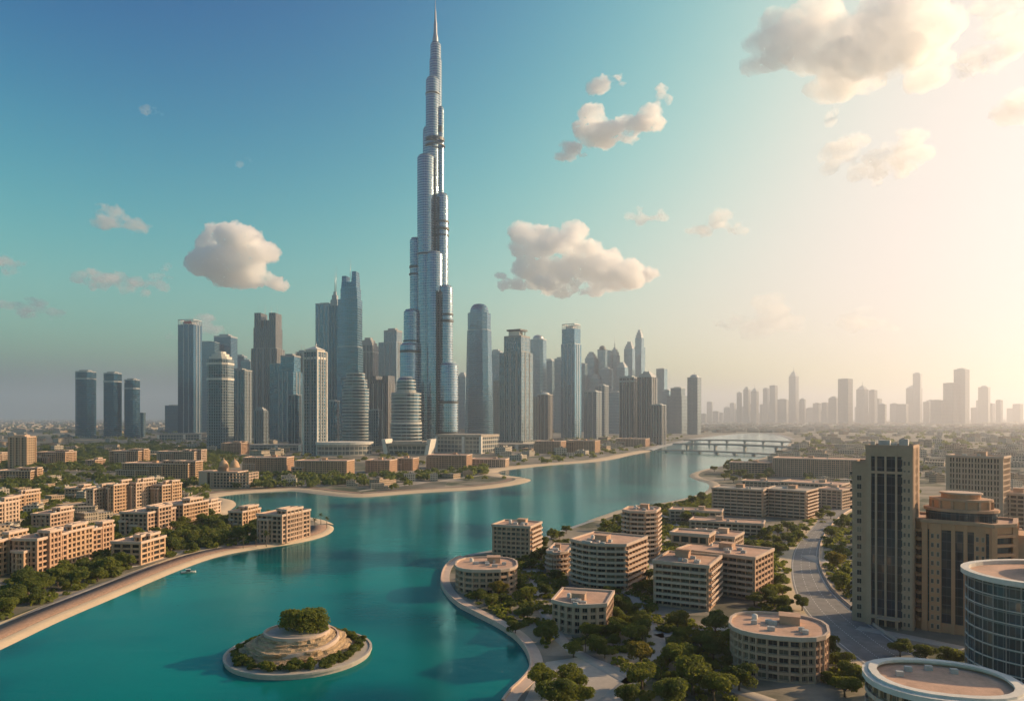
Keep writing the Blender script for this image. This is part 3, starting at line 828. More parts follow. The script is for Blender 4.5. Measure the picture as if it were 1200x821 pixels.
T("slim beige tower beside the domed dark block", 622, 632, 464, 515, M['beigegrid'], 'rect', .9, -20, crown='flat')
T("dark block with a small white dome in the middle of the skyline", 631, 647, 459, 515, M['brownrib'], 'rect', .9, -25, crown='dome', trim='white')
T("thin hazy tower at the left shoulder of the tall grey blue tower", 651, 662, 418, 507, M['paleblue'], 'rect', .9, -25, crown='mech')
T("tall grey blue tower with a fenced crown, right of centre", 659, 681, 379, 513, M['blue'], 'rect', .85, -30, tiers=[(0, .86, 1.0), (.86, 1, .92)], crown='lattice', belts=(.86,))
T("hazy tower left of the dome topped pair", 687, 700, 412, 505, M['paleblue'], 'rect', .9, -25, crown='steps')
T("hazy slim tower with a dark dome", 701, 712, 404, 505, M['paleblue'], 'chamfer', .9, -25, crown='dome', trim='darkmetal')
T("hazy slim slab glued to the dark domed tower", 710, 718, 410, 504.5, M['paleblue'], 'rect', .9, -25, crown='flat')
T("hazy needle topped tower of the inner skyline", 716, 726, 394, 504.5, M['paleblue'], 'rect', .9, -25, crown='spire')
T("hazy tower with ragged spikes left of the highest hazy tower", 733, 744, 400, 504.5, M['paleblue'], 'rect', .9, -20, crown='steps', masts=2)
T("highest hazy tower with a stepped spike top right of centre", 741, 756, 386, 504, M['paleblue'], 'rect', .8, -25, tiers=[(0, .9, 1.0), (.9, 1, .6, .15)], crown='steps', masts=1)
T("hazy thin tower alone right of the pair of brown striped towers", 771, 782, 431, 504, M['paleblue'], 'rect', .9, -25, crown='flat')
T("dark short block in front of the hazy dome topped pair", 686, 705, 457, 514, M['greygrid'], 'rect', .9, -25, crown='mech')
T("grey short block right behind the dark short block", 699, 713, 450, 511, M['greygrid'], 'rect', .9, -25, crown='mech')
T("hazy low block between the short blocks and the brown striped pair", 714, 731, 458, 508, M['paleblue'], 'rect', .9, -25, crown='mech')
T("left one of two brown striped towers right of centre", 728, 749, 440, 518, M['brownrib'], 'rect', .85, -22, crown='mech', belts=(.95,))
T("right one of two brown striped towers, crowned with spikes", 749, 771, 435, 518.5, M['brownrib'], 'rect', .85, -25, crown='steps', masts=2)
T("short brown tower at the feet of the two brown striped towers", 765, 781, 473, 521, M['brownrib'], 'rect', .9, -25, crown='mech')
T("broad grey stepped tower by the river end of the skyline", 784, 806, 453, 508, M['greygrid'], 'rect', .8, -25, tiers=[(0, .84, 1.0), (.84, 1, .7, .06)], crown='mech')
T("lone dark grey tower ending the skyline left of the river", 808, 822, 438, 509, M['greygrid'], 'rect', .9, -22, crown='dome', masts=1)
T("hazy slab far behind the tapering tower and supertall", 533, 546, 447, 505, M['paleblue'], 'rect', .9, -20, crown='flat')

# ------------------------------------------------------------------ the supertall
def supertall():
    Y = 1760.0; k = Y / FPX; yb = HOR + FPX * (H - LAND) / Y
    X = (509 - 600) * k
    t = thing("supertall_tower", "by far the tallest tower, silvery stepped cylinders rising to a needle spire", "skyscraper", (X, Y, LAND))
    def z(py): return (yb - py) * k
    cyls = [(504.3, 516.8, 52, 0), (503.3, 517.6, 70, -1), (499.5, 515, 95, -9), (512.5, 520.5, 128, -6), (495.8, 508, 152, -5), (490.5, 510.6, 188, -24), (511, 526.3, 232, -22),
            (481.3, 496, 282, -14), (515.6, 532, 339, -34), (475, 493.5, 366, -26), (516.8, 538.5, 428, -44), (471.5, 493, 405, -36), (500, 521, 300, -30)]
    for xl, xr, yt, dy in cyls:
        b = MB(); r = (xr - xl) / 2 * k; cx = ((xl + xr) / 2 - 509) * k; zt = z(yt)
        b.lathe([(r, 0), (r, zt - 4), (r * .97, zt - 2), (r * .8, zt), (r * .8, zt + 2.5), (r * .55, zt + 3.5), (0, zt + 3.6)], 28, (cx, dy))
        b.build("shaft", M['silver'], t)
    for xl, xr, y0, y1, dy in [(498.7, 521.3, 164, 168, -8), (498.2, 521.8, 172, 174, -8), (511.6, 519.8, 150, 157, -7.2), (510.4, 527, 262, 265, -22), (510.0, 527.4, 270, 273, -22), (510.4, 527, 278, 280, -22),
                               (480.6, 496.7, 313, 316, -14), (480.2, 497.1, 322, 324, -14), (515, 532.6, 370, 372.5, -34), (514.7, 532.9, 377, 380, -34), (474.3, 494.2, 400, 402, -26), (471, 493.6, 412, 415, -36),
                               (490, 511.1, 300, 302, -24), (516, 539.3, 470, 473, -44), (516, 539.3, 505, 507, -44), (471, 493.6, 468, 470, -36), (499, 516, 112, 113.5, -9)]:
        b = MB(); r = (xr - xl) / 2 * k; cx = ((xl + xr) / 2 - 509) * k
        b.lathe([(r * .9, z(y1)), (r, z(y1) + .5), (r, z(y0) - .5), (r * .9, z(y0))], 28, (cx, dy), smooth=False)
        b.build("mechanical_ring", M['darkmetal'], t)
    for px_, y0, dy in ((510.8, 190, -26), (511.6, 96, -12), (496.6, 285, -20), (515.3, 236, -36), (514.6, 345, -48), (494.2, 370, -34), (505.4, 300, -44), (518.2, 345, -50), (500.2, 192, -36)):  # dark boxes proud of the shaft joints, imitating the shade between the cylinders
        s = MB(); s.box(((px_ - 509) * k, dy, z(y0) / 2), (4.6, 7, z(y0))); s.build("gap_shade_strip", M['darkmetal'], t)
    b = MB(); cx = (510.2 - 509) * k
    b.lathe([(3.6 * k, z(53)), (3.2 * k, z(44)), (2.2 * k, z(40)), (1.9 * k, z(28)), (1.2 * k, z(24)), (.9 * k, z(14)), (.45 * k, z(11)), (.15 * k, z(-2)), (0, z(-2.2))], 12, (cx, 0))
    b.build("spire", M['mast'], t)
    b = MB()
    for ang in (-150, -30, 90):
        a = R(ang); b.lathe([(34, 0), (34, 16), (31, 18), (0, 18.5)], 24, (math.cos(a) * 38, math.sin(a) * 38 - 15), smooth=False)
    b.build("podium", M['podium'], t)
supertall()
# ------------------------------------------------------------------ apartment buildings
FOOT = []        # world footprints of everything built, so that trees keep clear: (centre x, centre y, radius)
def area2(p): return sum(p[i][0] * p[(i + 1) % len(p)][1] - p[(i + 1) % len(p)][0] * p[i][1] for i in range(len(p)))
def offset(poly, d):
    """Outline moved outwards by d (counter-clockwise polygon)."""
    n = len(poly); out = []
    for i in range(n):
        a, b2, c = Vector(poly[i - 1]), Vector(poly[i]), Vector(poly[(i + 1) % n])
        e1 = (b2 - a).normalized(); e2 = (c - b2).normalized()
        n1 = Vector((e1.y, -e1.x)); n2 = Vector((e2.y, -e2.x))
        m = n1 + n2
        q = m / max(.35, m.dot(n1)) if m.length > 1e-6 else n1
        if q.length > 2.5: q = q.normalized() * 2.5
        out.append((b2.x + q.x * d, b2.y + q.y * d))
    return out

WIN = {}
def window_mesh(w, h):
    k = (round(w, 1), round(h, 1))
    if k not in WIN:
        w, h = k; b = MB(); f = .09
        b.box((0, -.03, h / 2), (w - 2 * f, .05, h - 2 * f), mi=1)
        b.box((0, -.05, f / 2), (w, .12, f), mi=0); b.box((0, -.05, h - f / 2), (w, .12, f), mi=0, bottom=True)
        b.box((-w / 2 + f / 2, -.05, h / 2), (f, .12, h - 2 * f), mi=0); b.box((w / 2 - f / 2, -.05, h / 2), (f, .12, h - 2 * f), mi=0)
        b.box((0, -.05, h / 2), (f * .7, .1, h - 2 * f), mi=0)
        WIN[k] = b.mesh("window", [M['rim'], M['pane']])
    return WIN[k]

def apartment(label, poly, loc, rz, nf, wall, fh=3.3, bay=4.2, styles=None, detail=True, roofmat='roof', rimmat='rim', group=None, cat="apartment block", name="apartment_building",
              recess=.9, pier=.7, spandrel=.95, hut=True, base=0.0, eave=.5, balc=1.1, seed=0, root=None, dz=0.0, corner=True):
    """poly: local outline, counter-clockwise. styles: per edge 'w' windows, 'b' balconies, 'p' plain, 'v' tall ribs; one string for all edges or a list."""
    if area2(poly) < 0: poly = poly[::-1]
    n = len(poly); rnd = random.Random(label or str(poly))
    t = root or thing(name, label, cat, loc, rz, group)
    if root is None:
        rad = max(math.hypot(*p) for p in poly); FOOT.append((loc[0], loc[1], rad * .84))
    Ht = nf * fh + .4
    inner = offset(poly, -recess)
    z0 = dz
    c = MB(); c.prism(inner, z0, z0 + Ht, 0, cap=False)
    c.build("glazing", M['core'], t)
    W = MB(); B = []
    styles = styles or 'w'
    st = [styles[i % len(styles)] for i in range(n)]
    # horizontal bands all round
    for f in range(nf + 1):
        zb = z0 + f * fh - (0 if f == 0 else spandrel * .35); zt = z0 + f * fh + spandrel * .65 if f < nf else z0 + Ht
        W.ring(poly, offset(poly, -recess + .03), zb, zt)
    campos = Vector((0, 0))
    cr, sr = math.cos(rz), math.sin(rz)
    wins = []
    for i in range(n):
        a, b2 = Vector(poly[i]), Vector(poly[(i + 1) % n]); e = b2 - a; Le = e.length
        if Le < .3: continue
        u = e / Le; nrm = Vector((u.y, -u.x)); ang = math.atan2(u.y, u.x)
        nb = max(1, round(Le / bay)); bw = Le / nb
        s = st[i]
        mid = (a + b2) / 2
        wm = Vector((loc[0] + mid.x * cr - mid.y * sr, loc[1] + mid.x * sr + mid.y * cr)); wn = Vector((nrm.x * cr - nrm.y * sr, nrm.x * sr + nrm.y * cr))
        faces_cam = wn.dot(campos - wm) > 0
        if s == 'p':
            q = mid - nrm * (recess * .5 - .06)
            W.box((q.x, q.y, z0 + Ht / 2), (Le, recess, Ht), ang)
            continue
        for j in range(nb + 1):
            if (j == nb and Le < bay * 1.2) and not corner: continue
            pw = pier * (1.5 if j in (0, nb) and corner else 1.0) * (.55 if s == 'b' and 0 < j < nb else 1.0)
            pos = a + u * (bw * j + (pw / 2 if j == 0 and corner else -pw / 2 if j == nb and corner else 0))
            q = pos - nrm * (recess / 2 - .05)
            W.box((q.x, q.y, z0 + Ht / 2 - .02), (pw, recess + .1, Ht - .1), ang)
        if s == 'v':
            for j in range(nb):
                q = a + u * (bw * (j + .5)) - nrm * (recess / 2 - .12)
                W.box((q.x, q.y, z0 + Ht / 2 - .02), (bw * .3, recess + .2, Ht - .15), ang)
        if detail and faces_cam and s in 'wb':
            for f in range(nf):
                for j in range(nb):
                    q = a + u * (bw * (j + .5)) - nrm * (recess - .06)
                    wins.append((q, z0 + f * fh + spandrel * .65 + .02, ang, bw - pier - .1, fh - spandrel - .05))
        if s == 'b':
            for f in range(1, nf):
                L2 = Le - pier * 2.2 if corner else Le + .12
                if L2 <= .5: continue
                zb = z0 + f * fh
                bm_ = MB()
                q = mid + nrm * (balc / 2 - .2)
                bm_.box((q.x, q.y, zb - .05), (L2, balc + .4, .26), ang, bottom=True)
                q2 = mid + nrm * (balc - .06)
                bm_.box((q2.x, q2.y, zb + .48), (L2, .14, .8), ang)
                for sg in (-1, 1):
                    q3 = mid + u * (sg * (L2 / 2 - .07)) + nrm * (balc / 2)
                    bm_.box((q3.x, q3.y, zb + .46), (.14, balc - .16, .74), ang)
                B.append(bm_)
    W.build("wall", wall, t)
    if detail:
        if len(B) <= 70:
            for bm_ in B: bm_.build("balcony", M['rim'], t)
        else:
            for x in B[1:]:
                off = len(B[0].v); B[0].v += x.v; B[0].f += [[k + off for k in f] for f in x.f]; B[0].uv += x.uv; B[0].mi += x.mi; B[0].sm += x.sm
            o = B[0].build("balcony", M['rim'], t); o["kind"] = "stuff"
    elif B:
        for x in B[1:]:
            off = len(B[0].v); B[0].v += x.v; B[0].f += [[k + off for k in f] for f in x.f]; B[0].uv += x.uv; B[0].mi += x.mi; B[0].sm += x.sm
        o = B[0].build("balcony", M['rim'], t); o["kind"] = "stuff"
    if detail and wins:
        step = 1 if len(wins) <= 100 else None
        wins_main = wins[:100]
        for (q, zb, ang, ww, hh) in wins_main:
            if ww < .4 or hh < .4: continue
            link("window", window_mesh(ww, hh), t, (q.x, q.y, zb), ang)
        if len(wins) > 100:
            rest = MB()
            for (q, zb, ang, ww, hh) in wins[100:]:
                rest.box((q.x, q.y, zb + hh / 2), (ww, .08, hh), ang)
            o = rest.build("window", M['pane'], t); o["kind"] = "stuff"
    # roof and parapet
    o1 = offset(poly, eave)
    rf = MB(); rf.prism(offset(poly, -.25), z0 + Ht, z0 + Ht + .25, 0, bottom=True); rf.build("roof", M[roofmat], t)
    pr = MB(); pr.ring(o1, offset(poly, -.3), z0 + Ht - .35, z0 + Ht + .95); pr.build("parapet", M[rimmat], t)
    if hut:
        xs = [p[0] for p in poly]; ys = [p[1] for p in poly]; wx, wy = max(xs) - min(xs), max(ys) - min(ys); cx, cy_ = sum(xs) / n, sum(ys) / n
        k = min(wx, wy)
        hb = MB(); hx, hy = cx + rnd.uniform(-.15, .15) * wx, cy_ + rnd.uniform(.1, .25) * wy
        hb.box((hx, hy, z0 + Ht + 1.5), (min(6, k * .25), min(5, k * .2), 2.6)); hb.box((hx, hy, z0 + Ht + 2.92), (min(6, k * .25) + .5, min(5, k * .2) + .5, .22), bottom=True)
        hb.build("stair_hut", wall, t)
        for q in range(6 if detail else 2):
            ab = MB(); ax, ay = cx + rnd.uniform(-.3, .3) * wx, cy_ + rnd.uniform(-.28, .1) * wy
            ab.box((ax, ay, z0 + Ht + .85), (rnd.uniform(1.2, 2.6), rnd.uniform(1.0, 1.8), 1.2)); ab.box((ax, ay, z0 + Ht + 1.49), (.8, .8, .08), mi=0)
            ab.build("air_conditioner", M['ac'], t)
        if detail:
            tb = MB(); ax, ay = cx - .25 * wx, cy_ + .2 * wy
            tb.lathe([(.9, z0 + Ht + .2), (.9, z0 + Ht + 1.6), (.5, z0 + Ht + 1.9), (0, z0 + Ht + 1.95)], 10, (ax, ay)); tb.build("water_tank", M['white'], t)
    return t

def arc_plan(w, d, bulge_f, bulge_b=0.0, n=7, slant=0.0):
    """Rectangle with a bowed front (towards -y) and, if wanted, a bowed back."""
    pts = [(-w / 2 + w * i / n, -d / 2 - bulge_f * math.sin(math.pi * i / n)) for i in range(n + 1)]
    m = n if bulge_b else 1
    pts += [(w / 2 - w * i / m, d / 2 + slant * (1 - i / m) + bulge_b * math.sin(math.pi * i / m)) for i in range(m + 1)]
    return pts
def ell_plan(w, d, n=18, ex=2.6):
    out = []
    for i in range(n):
        a = 2 * math.pi * (i + .5) / n
        c_, s_ = math.cos(a), math.sin(a)
        out.append((w / 2 * math.copysign(abs(c_) ** (2 / ex), c_), d / 2 * math.copysign(abs(s_) ** (2 / ex), s_)))
    return out

def place(px, py, rot=0.0, back=0.0):
    """World base point whose nearest foot is seen at photo pixel (px, py), and a rotation relative to the line of sight."""
    g = G(px, py, LAND); v = Vector((g.x, g.y)).normalized()
    return (g.x + v.x * back, g.y + v.y * back, LAND), R(rot) - math.atan2(g.x, g.y)
def mpp(py): return (H - LAND) / (py - HOR)      # metres per photo pixel at a ground row

def apt(label, px, py, wpx, hpx, dm, rot, wall, **kw):
    """px, py: foot of the front; wpx: apparent width in px; hpx: height of the front in px; dm: depth in metres."""
    k = mpp(py); W_ = wpx * k; th = abs(R(rot))
    plan = kw.pop('plan', 'rect')
    w = max(6.0, (W_ - dm * math.sin(th)) / math.cos(th)) if plan != 'ell' else W_
    fh = kw.setdefault('fh', 2.6)
    nf = max(1, round(hpx * k / fh))
    loc, rz = place(px, py, rot, back=dm * .5)
    if plan == 'rect': poly = rect_plan(w, dm)
    elif plan == 'bow': poly = arc_plan(w, dm * .85, dm * .18)
    elif plan == 'ell': poly = ell_plan(w, dm)
    elif plan == 'oct': poly = rect_plan(w, dm, min(w, dm) * .28)
    else: poly = plan(w, dm)
    wings = kw.pop('wings', 0)
    t = apartment(label, poly, loc, rz, nf, M[wall], **kw)
    rnd = random.Random(label + 'w')
    for i in range(wings):
        ww, wd = w * rnd.uniform(.2, .36), dm * rnd.uniform(.35, .6)
        ox, oy = (-1, 1, 0, .5, -.5)[i % 5] * (w * .5 - ww * .3) * rnd.uniform(.75, 1.1), rnd.uniform(-.35, -.1) * dm - wd * .15
        n2 = max(1, nf + (1 if i % 2 else rnd.choice((-1, -2, -3))))
        if i % 2: oy = rnd.uniform(-.1, .2) * dm
        kk = {q: kw[q] for q in ('bay', 'fh', 'detail') if q in kw}
        apartment(None, [(x + ox, y + oy) for x, y in rect_plan(ww, wd)], loc, rz, n2, M[wall if i % 2 else rnd.choice(('tan', 'pale', 'beige', wall))], hut=False, root=t, dz=.01 * (i + 1), roofmat=rnd.choice(('roof', 'roof', 'roofgrey')), **kk)
    return t

# ---- right foreground: the near blocks
apt("small brown block with a stepped corner standing alone at the water's edge", 606, 655, 59, 39, 20, -20, 'greybeige', styles=['w', 'b', 'w', 'w'], bay=2.8, fh=2.5)
apt("low drum shaped block nearest the curved sea wall", 570, 697, 75, 26, 30, 0, 'greybeige', plan='ell', styles='w', bay=3.4, corner=False, fh=2.5)
apt("large bow fronted block ringed with continuous white balconies", 714, 690, 96, 52, 30, -24, 'greybeige', plan='bow', corner=False, styles=['b'] * 7 + ['b', 'w', 'w'], bay=3.9, fh=2.5)
apt("lower brown wing tucked behind the large bow fronted block's left end", 657, 672, 34, 24, 26, -10, 'greybeige', plan='bow', corner=False, styles='b', fh=2.5)
apt("many storeyed octagonal block behind the large bow fronted block", 752, 654, 48, 54, 26, -10, 'greybeige', plan='oct', corner=False, styles='b', fh=2.5)
apt("five storey block with flared rim and gridded windows, central in the right foreground", 684, 742, 76, 36, 23, -10, 'beige', plan='bow', styles='w', bay=2.8, fh=2.5, pier=.4, spandrel=.8)
apt("slab with long balconies and a raised terracotta roof between two larger blocks", 806, 713, 80, 52, 24, -14, 'greybeige', styles=['b', 'b', 'w', 'w'], bay=3.9, fh=2.5)
apt("long brown block right behind the slab with the raised roof", 850, 698, 112, 44, 26, -20, 'greybeige', styles=['b', 'w', 'w', 'w'], bay=4.1, fh=2.5)
apt("sand coloured low block behind the long brown block", 838, 657, 66, 27, 20, -16, 'pale', styles='w', bay=3.5)
apt("drum shaped block with round terracotta roof nearest the curving road", 912, 799, 114, 46, 27, 0, 'greybeige', plan='ell', styles='w', bay=2.7, corner=False, fh=2.5, pier=.45, spandrel=.8)
# raised part on the slab
loc, rz = place(812, 711, -14, 14)
apartment("terracotta penthouse storey sitting on the slab with long balconies", rect_plan(16, 12), (loc[0], loc[1], LAND + 24.6), rz, 1, M['pink'], fh=3.4, detail=False, hut=False, name="rooftop_pavilion", cat="penthouse")

# ---- bottom right: the near roof, the curved glass block, the two tall towers
def near_round_roof():
    g = G(1097, 740, 24.0)
    poly = ell_plan(31, 26, 28, 2.3)
    t = apartment("nearest building of all, oval, its wide rimmed roof cut by the bottom edge", poly, (101, 170, LAND), R(-14), 5, M['greybeige'], fh=3.2, bay=3.4, corner=False, styles='b', balc=1.0, rimmat='white', roofmat='roof', eave=1.6, hut=False)
    z = 5 * 3.2 + .4
    b = MB(); b.ring(offset(poly, .2), offset(poly, -1.6), z + .95, z + 1.5); b.build("roof_rim", M['white'], t)
    for i in range(4):
        b = MB(); a = R(60 + i * 35); b.box((9 * math.cos(a), 8 * math.sin(a), z + .8), (1.6, 1.2, 1.1)); b.build("air_conditioner", M['ac'], t)
near_round_roof()

def glass_block():
    loc = (157, 200, LAND)
    t = thing("curved_glass_building", "curved blue glass block with a white roof rim at the right edge", "office block", loc, R(-8))
    FOOT.append((loc[0], loc[1], 26))
    nf, fh = 10, 3.4; Ht = nf * fh
    n = 40; poly = ell_plan(56, 38, n, 2.15)
    b = MB(); b.prism(poly, 0, Ht, 0); b.build("curtain_wall", M['nearglass'], t)
    for f in range(1, nf + 1):
        b = MB(); b.ring(offset(poly, .35), offset(poly, -.2), f * fh - .16, f * fh + .06); b.build("floor_band", M['white'], t)
    for i in range(0, n):
        q = offset(poly, .25)[i]
        b = MB(); b.box((q[0], q[1], Ht / 2), (.18, .18, Ht)); b.build("mullion", M['metal'], t)
    b = MB(); b.ring(offset(poly, 1.4), offset(poly, -.6), Ht + .15, Ht + 1.5); b.build("roof_rim", M['white'], t)
    b = MB(); b.prism(offset(poly, -.5), Ht, Ht + .4); b.build("roof", M['roof'], t)
    b = MB(); q = [(x * .6 + 8, y * .6 + 4) for x, y in poly]; b.prism(q, Ht + .4, Ht + 4.2); b.build("penthouse", M['nearglass'], t)
    b = MB(); b.ring(offset(q, .9), offset(q, -.4), Ht + 4.2, Ht + 5.2); b.prism(offset(q, -.3), Ht + 4.2, Ht + 4.5); b.build("penthouse_roof", M['white'], t)
M['nearglass'] = facade("near_blue_glass", 3.3, 1.45, .12, .08, (0.05, 0.13, 0.165), (0.14, 0.18, 0.19), metal=.55, rough=.08, vary=.7)
glass_block()

def tall_beige():
    """The slim beige tower with dark glass strips beside the road."""
    k = mpp(738); loc, rz = place(1046, 738, -8, 12)
    t = thing("residential_tower", "slim tall beige tower with dark blue glass strips beside the road", "apartment tower", loc, rz)
    FOOT.append((loc[0], loc[1], 16))
    fh = 3.3; w, d = 15.6, 17.0; Ht = 67.0
    b = MB(); b.prism(rect_plan(w - 1, d - 1), 0, Ht - 1, 0); b.build("glazing", M['towerglass'], t)
    wall = MB()
    # piers on the front and the two sides
    for x, pw in ((-w / 2 + .9, 1.7), (-4.4, .7), (-1.2, .7), (2.4, .7), (w / 2 - 1.7, 3.3)):
        wall.box((x, -d / 2 + .25, Ht / 2), (pw, 1.1, Ht))
    for y, pw in ((-d / 2 + 1.6, 2.6), (-3, 1.5), (1.2, 1.5), (5, 1.5), (d / 2 - 1, 2.2)):
        for sg in (-1, 1): wall.box((sg * (w / 2 - .22), y, Ht / 2), (1.0, pw, Ht))
    nfl = int(Ht / fh)
    for f in range(nfl + 1):
        zz = f * fh
        for sg in (-1, 1): wall.box((sg * (w / 2 - .3), 0, zz + .5), (.8, d - .4, 1.1))
        wall.box((w / 2 - 1.9, -d / 2 - .1, zz + .45), (.01 + 3.4, .5, .9))
    wall.box((0, 0, Ht - 1.6), (w + .1, d + .1, 3.2)); wall.box((0, -d / 2 + .3, Ht - 9.2), (w - .2, 1.3, .9)); wall.box((0, -d / 2 + .3, 3.4), (w + .3, 1.6, 1.2))
    wall.build("wall", M['tan2'], t)
    for f in range(nfl - 1):
        for x in (w / 2 - 2.6, w / 2 - 1.2):
            link("window", window_mesh(.8, 1.6), t, (x, -d / 2 - .28, f * fh + 1.2))
    g = MB(); g.ring(rect_plan(w + .5, d + .5), rect_plan(w - .6, d - .6), Ht, Ht + 1.1); g.build("parapet", M['beige'], t)
    r = MB(); r.prism(rect_plan(w - .8, d - .8), Ht, Ht + .2); r.build("roof", M['roofgrey'], t)
    for x, y, s, h2 in ((-3, 2, 4, 2.4), (4, -1, 3, 3.0), (1, -4, 2, 1.6), (-6, -5, 1.6, 2)):
        a = MB(); a.box((x, y, Ht + .2 + h2 / 2), (s, s * .8, h2)); a.build("air_conditioner", M['ac'], t)
    a = MB(); a.lathe([(1.1, Ht + .2), (1.1, Ht + 2.6), (.9, Ht + 3.3), (0, Ht + 3.6)], 12, (3.2, 3)); a.build("water_tank", M['darkmetal'], t)
    # lower left wing
    wg = MB(); ww, wd, wh = 5.6, 15, 60.5; cx = -w / 2 - ww / 2 + .3
    wg.box((cx, 1.2, wh / 2), (ww, wd, wh)); wg.build("wing", M['tan2'], t)
    for f in range(int(wh / fh) - 1):
        link("window", window_mesh(1.7, 2.0), t, (cx - .3, 1.2 - wd / 2 - .02, f * fh + 1.4))
    bl = MB()
    for f in range(1, int(wh / fh)):
        bl.box((cx - ww / 2 - .5, 1.2, f * fh), (1.4, wd * .7, .25), bottom=True); bl.box((cx - ww / 2 - 1.15, 1.2, f * fh + .6), (.1, wd * .7, 1.0), mi=0)
    o = bl.build("balcony", M['nearglass'], t); o["kind"] = "stuff"
    wr = MB(); wr.ring([(cx + x, 1.2 + y) for x, y in rect_plan(ww + .4, wd + .4)], [(cx + x, 1.2 + y) for x, y in rect_plan(ww - .5, wd - .5)], wh, wh + 1.1); wr.build("wing_parapet", M['beige'], t)
    pb = MB(); pb.box((0, -d / 2 - 1.6, 3.4), (w * .5, 3.0, .5), bottom=True)
    for x in (-3.2, 3.2): pb.box((x, -d / 2 - 2.8, 1.6), (.4, .4, 3.2))
    pb.build("entrance_canopy", M['tan2'], t)
M['tan2'] = plain("warm_tower_cladding", (0.48, 0.325, 0.22), 0.8, 0.08, 0.2)
M['towerglass'] = facade("dark_tower_glass", 3.3, 1.6, .10, .07, (0.02, 0.075, 0.115), (0.03, 0.06, 0.08), metal=.5, rough=.1, vary=.7)
tall_beige()

def tan_crowned():
    """The broad tan tower with a stepped round crown."""
    loc, rz = place(1126, 748, -4, 16)
    t = thing("crowned_tower", "broad tan tower with a stepped round crown beside the slim beige tower", "apartment tower", loc, rz)
    FOOT.append((loc[0], loc[1], 22))
    fh = 3.3; w, d = 33.5, 22; nf = 12; Ht = nf * fh
    poly = [(-w / 2, -6), (-w / 2 + 5, -d / 2), (w / 2 - 10, -d / 2), (w / 2 - 6, -d / 2 - 2), (w / 2, -6), (w / 2, d / 2), (-w / 2, d / 2)]
    b = MB(); b.prism(offset(poly, -.6), 0, Ht); b.build("glazing", M['towerglass'], t)
    wl = MB()
    for x, pw in ((-10.6, 1.8), (-7.2, 3.8), (-1.6, 1.2), (2.2, 1.2), (6.6, 3.6)):
        wl.box((x, -d / 2 + .1, Ht / 2), (pw, 1.5, Ht))
    for i in (0, 3, 4, 5):
        q = poly[i]; wl.box((q[0] * .985, q[1] * .985, Ht / 2), (1.8, 1.8, Ht), R(30))
    wl.ring(poly, offset(poly, -.8), Ht - 2.2, Ht + .2); wl.ring(poly, offset(poly, -.8), 0, 3.4)
    wl.build("wall", M['orange'], t)
    for f in range(1, nf):
        bl = MB(); a, c2 = Vector(poly[0]), Vector(poly[1]); e = c2 - a; m_ = (a + c2) / 2; an = math.atan2(e.y, e.x)
        bl.box((m_.x, m_.y, f * fh + .4), (e.length * .96, 1.8, 1.1), an, bottom=True)
        a, c2 = Vector(poly[3]), Vector(poly[4]); e = c2 - a; m_ = (a + c2) / 2; an = math.atan2(e.y, e.x)
        bl.box((m_.x, m_.y, f * fh + .4), (e.length * .9, 1.6, 1.0), an, bottom=True)
        bl.build("balcony", M['orange'], t)
    for f in range(nf - 1):
        for x in (-8.1, -6.3, 5.8, 7.5): link("window", window_mesh(.9, 1.7), t, (x, -d / 2 - .68, f * fh + 1.2))
    cr = MB(); cr.ring(offset(poly, .7), offset(poly, -.8), Ht + .2, Ht + 1.4); cr.build("cornice", M['pink'], t)
    r = MB(); r.prism(offset(poly, -.5), Ht, Ht + .5); r.build("roof", M['roof'], t)
    for rr, z0_, z1_, m_ in ((11.5, Ht + .5, Ht + 4.2, 'towerglass'), (12.2, Ht + 4.2, Ht + 5.2, 'pink'), (9.6, Ht + 5.2, Ht + 8.0, 'orange'), (10.3, Ht + 8.0, Ht + 8.8, 'pink'), (6.4, Ht + 8.8, Ht + 10.4, 'orange'), (7.0, Ht + 10.4, Ht + 11.0, 'rim')):
        c = MB(); c.prism(round_plan(rr * 2, rr * 1.5, 24), z0_, z1_, bottom=True); c.build("crown_tier", M[m_], t)
    for i in range(14):
        a = 2 * math.pi * i / 14
        c = MB(); c.box((9.9 * math.cos(a), 7.4 * math.sin(a), Ht + 6.6), (.8, .8, 2.8), a); c.build("crown_column", M['pink'], t)
    # right wing of orange render
    wg = MB(); wg.box((w / 2 + 2.5, 4, (Ht - 3) / 2), (5, 14, Ht - 3)); wg.build("wing", M['tan'], t)
M['orange'] = plain("orange_tan_cladding", (0.58, 0.30, 0.165), 0.8, 0.08, 0.2)
tan_crowned()

def far_beige():
    loc, rz = place(1146, 640, -12, 12)
    apartment("pale beige high block with rooftop clutter behind the crowned tower", rect_plan(30, 20), loc, rz, 16, M['pale'], bay=3.4, styles=['v', 'w', 'w', 'w'], fh=3.35, detail=False, recess=.7)
    apt("pale block with small windows right of the high cluttered block", 1186, 640, 46, 58, 22, -6, 'pale', styles='w', bay=3.6, detail=False)
    apt("low pale block below the high cluttered block at the right edge", 1186, 668, 60, 36, 30, 0, 'beige', styles='w', detail=False)
far_beige()

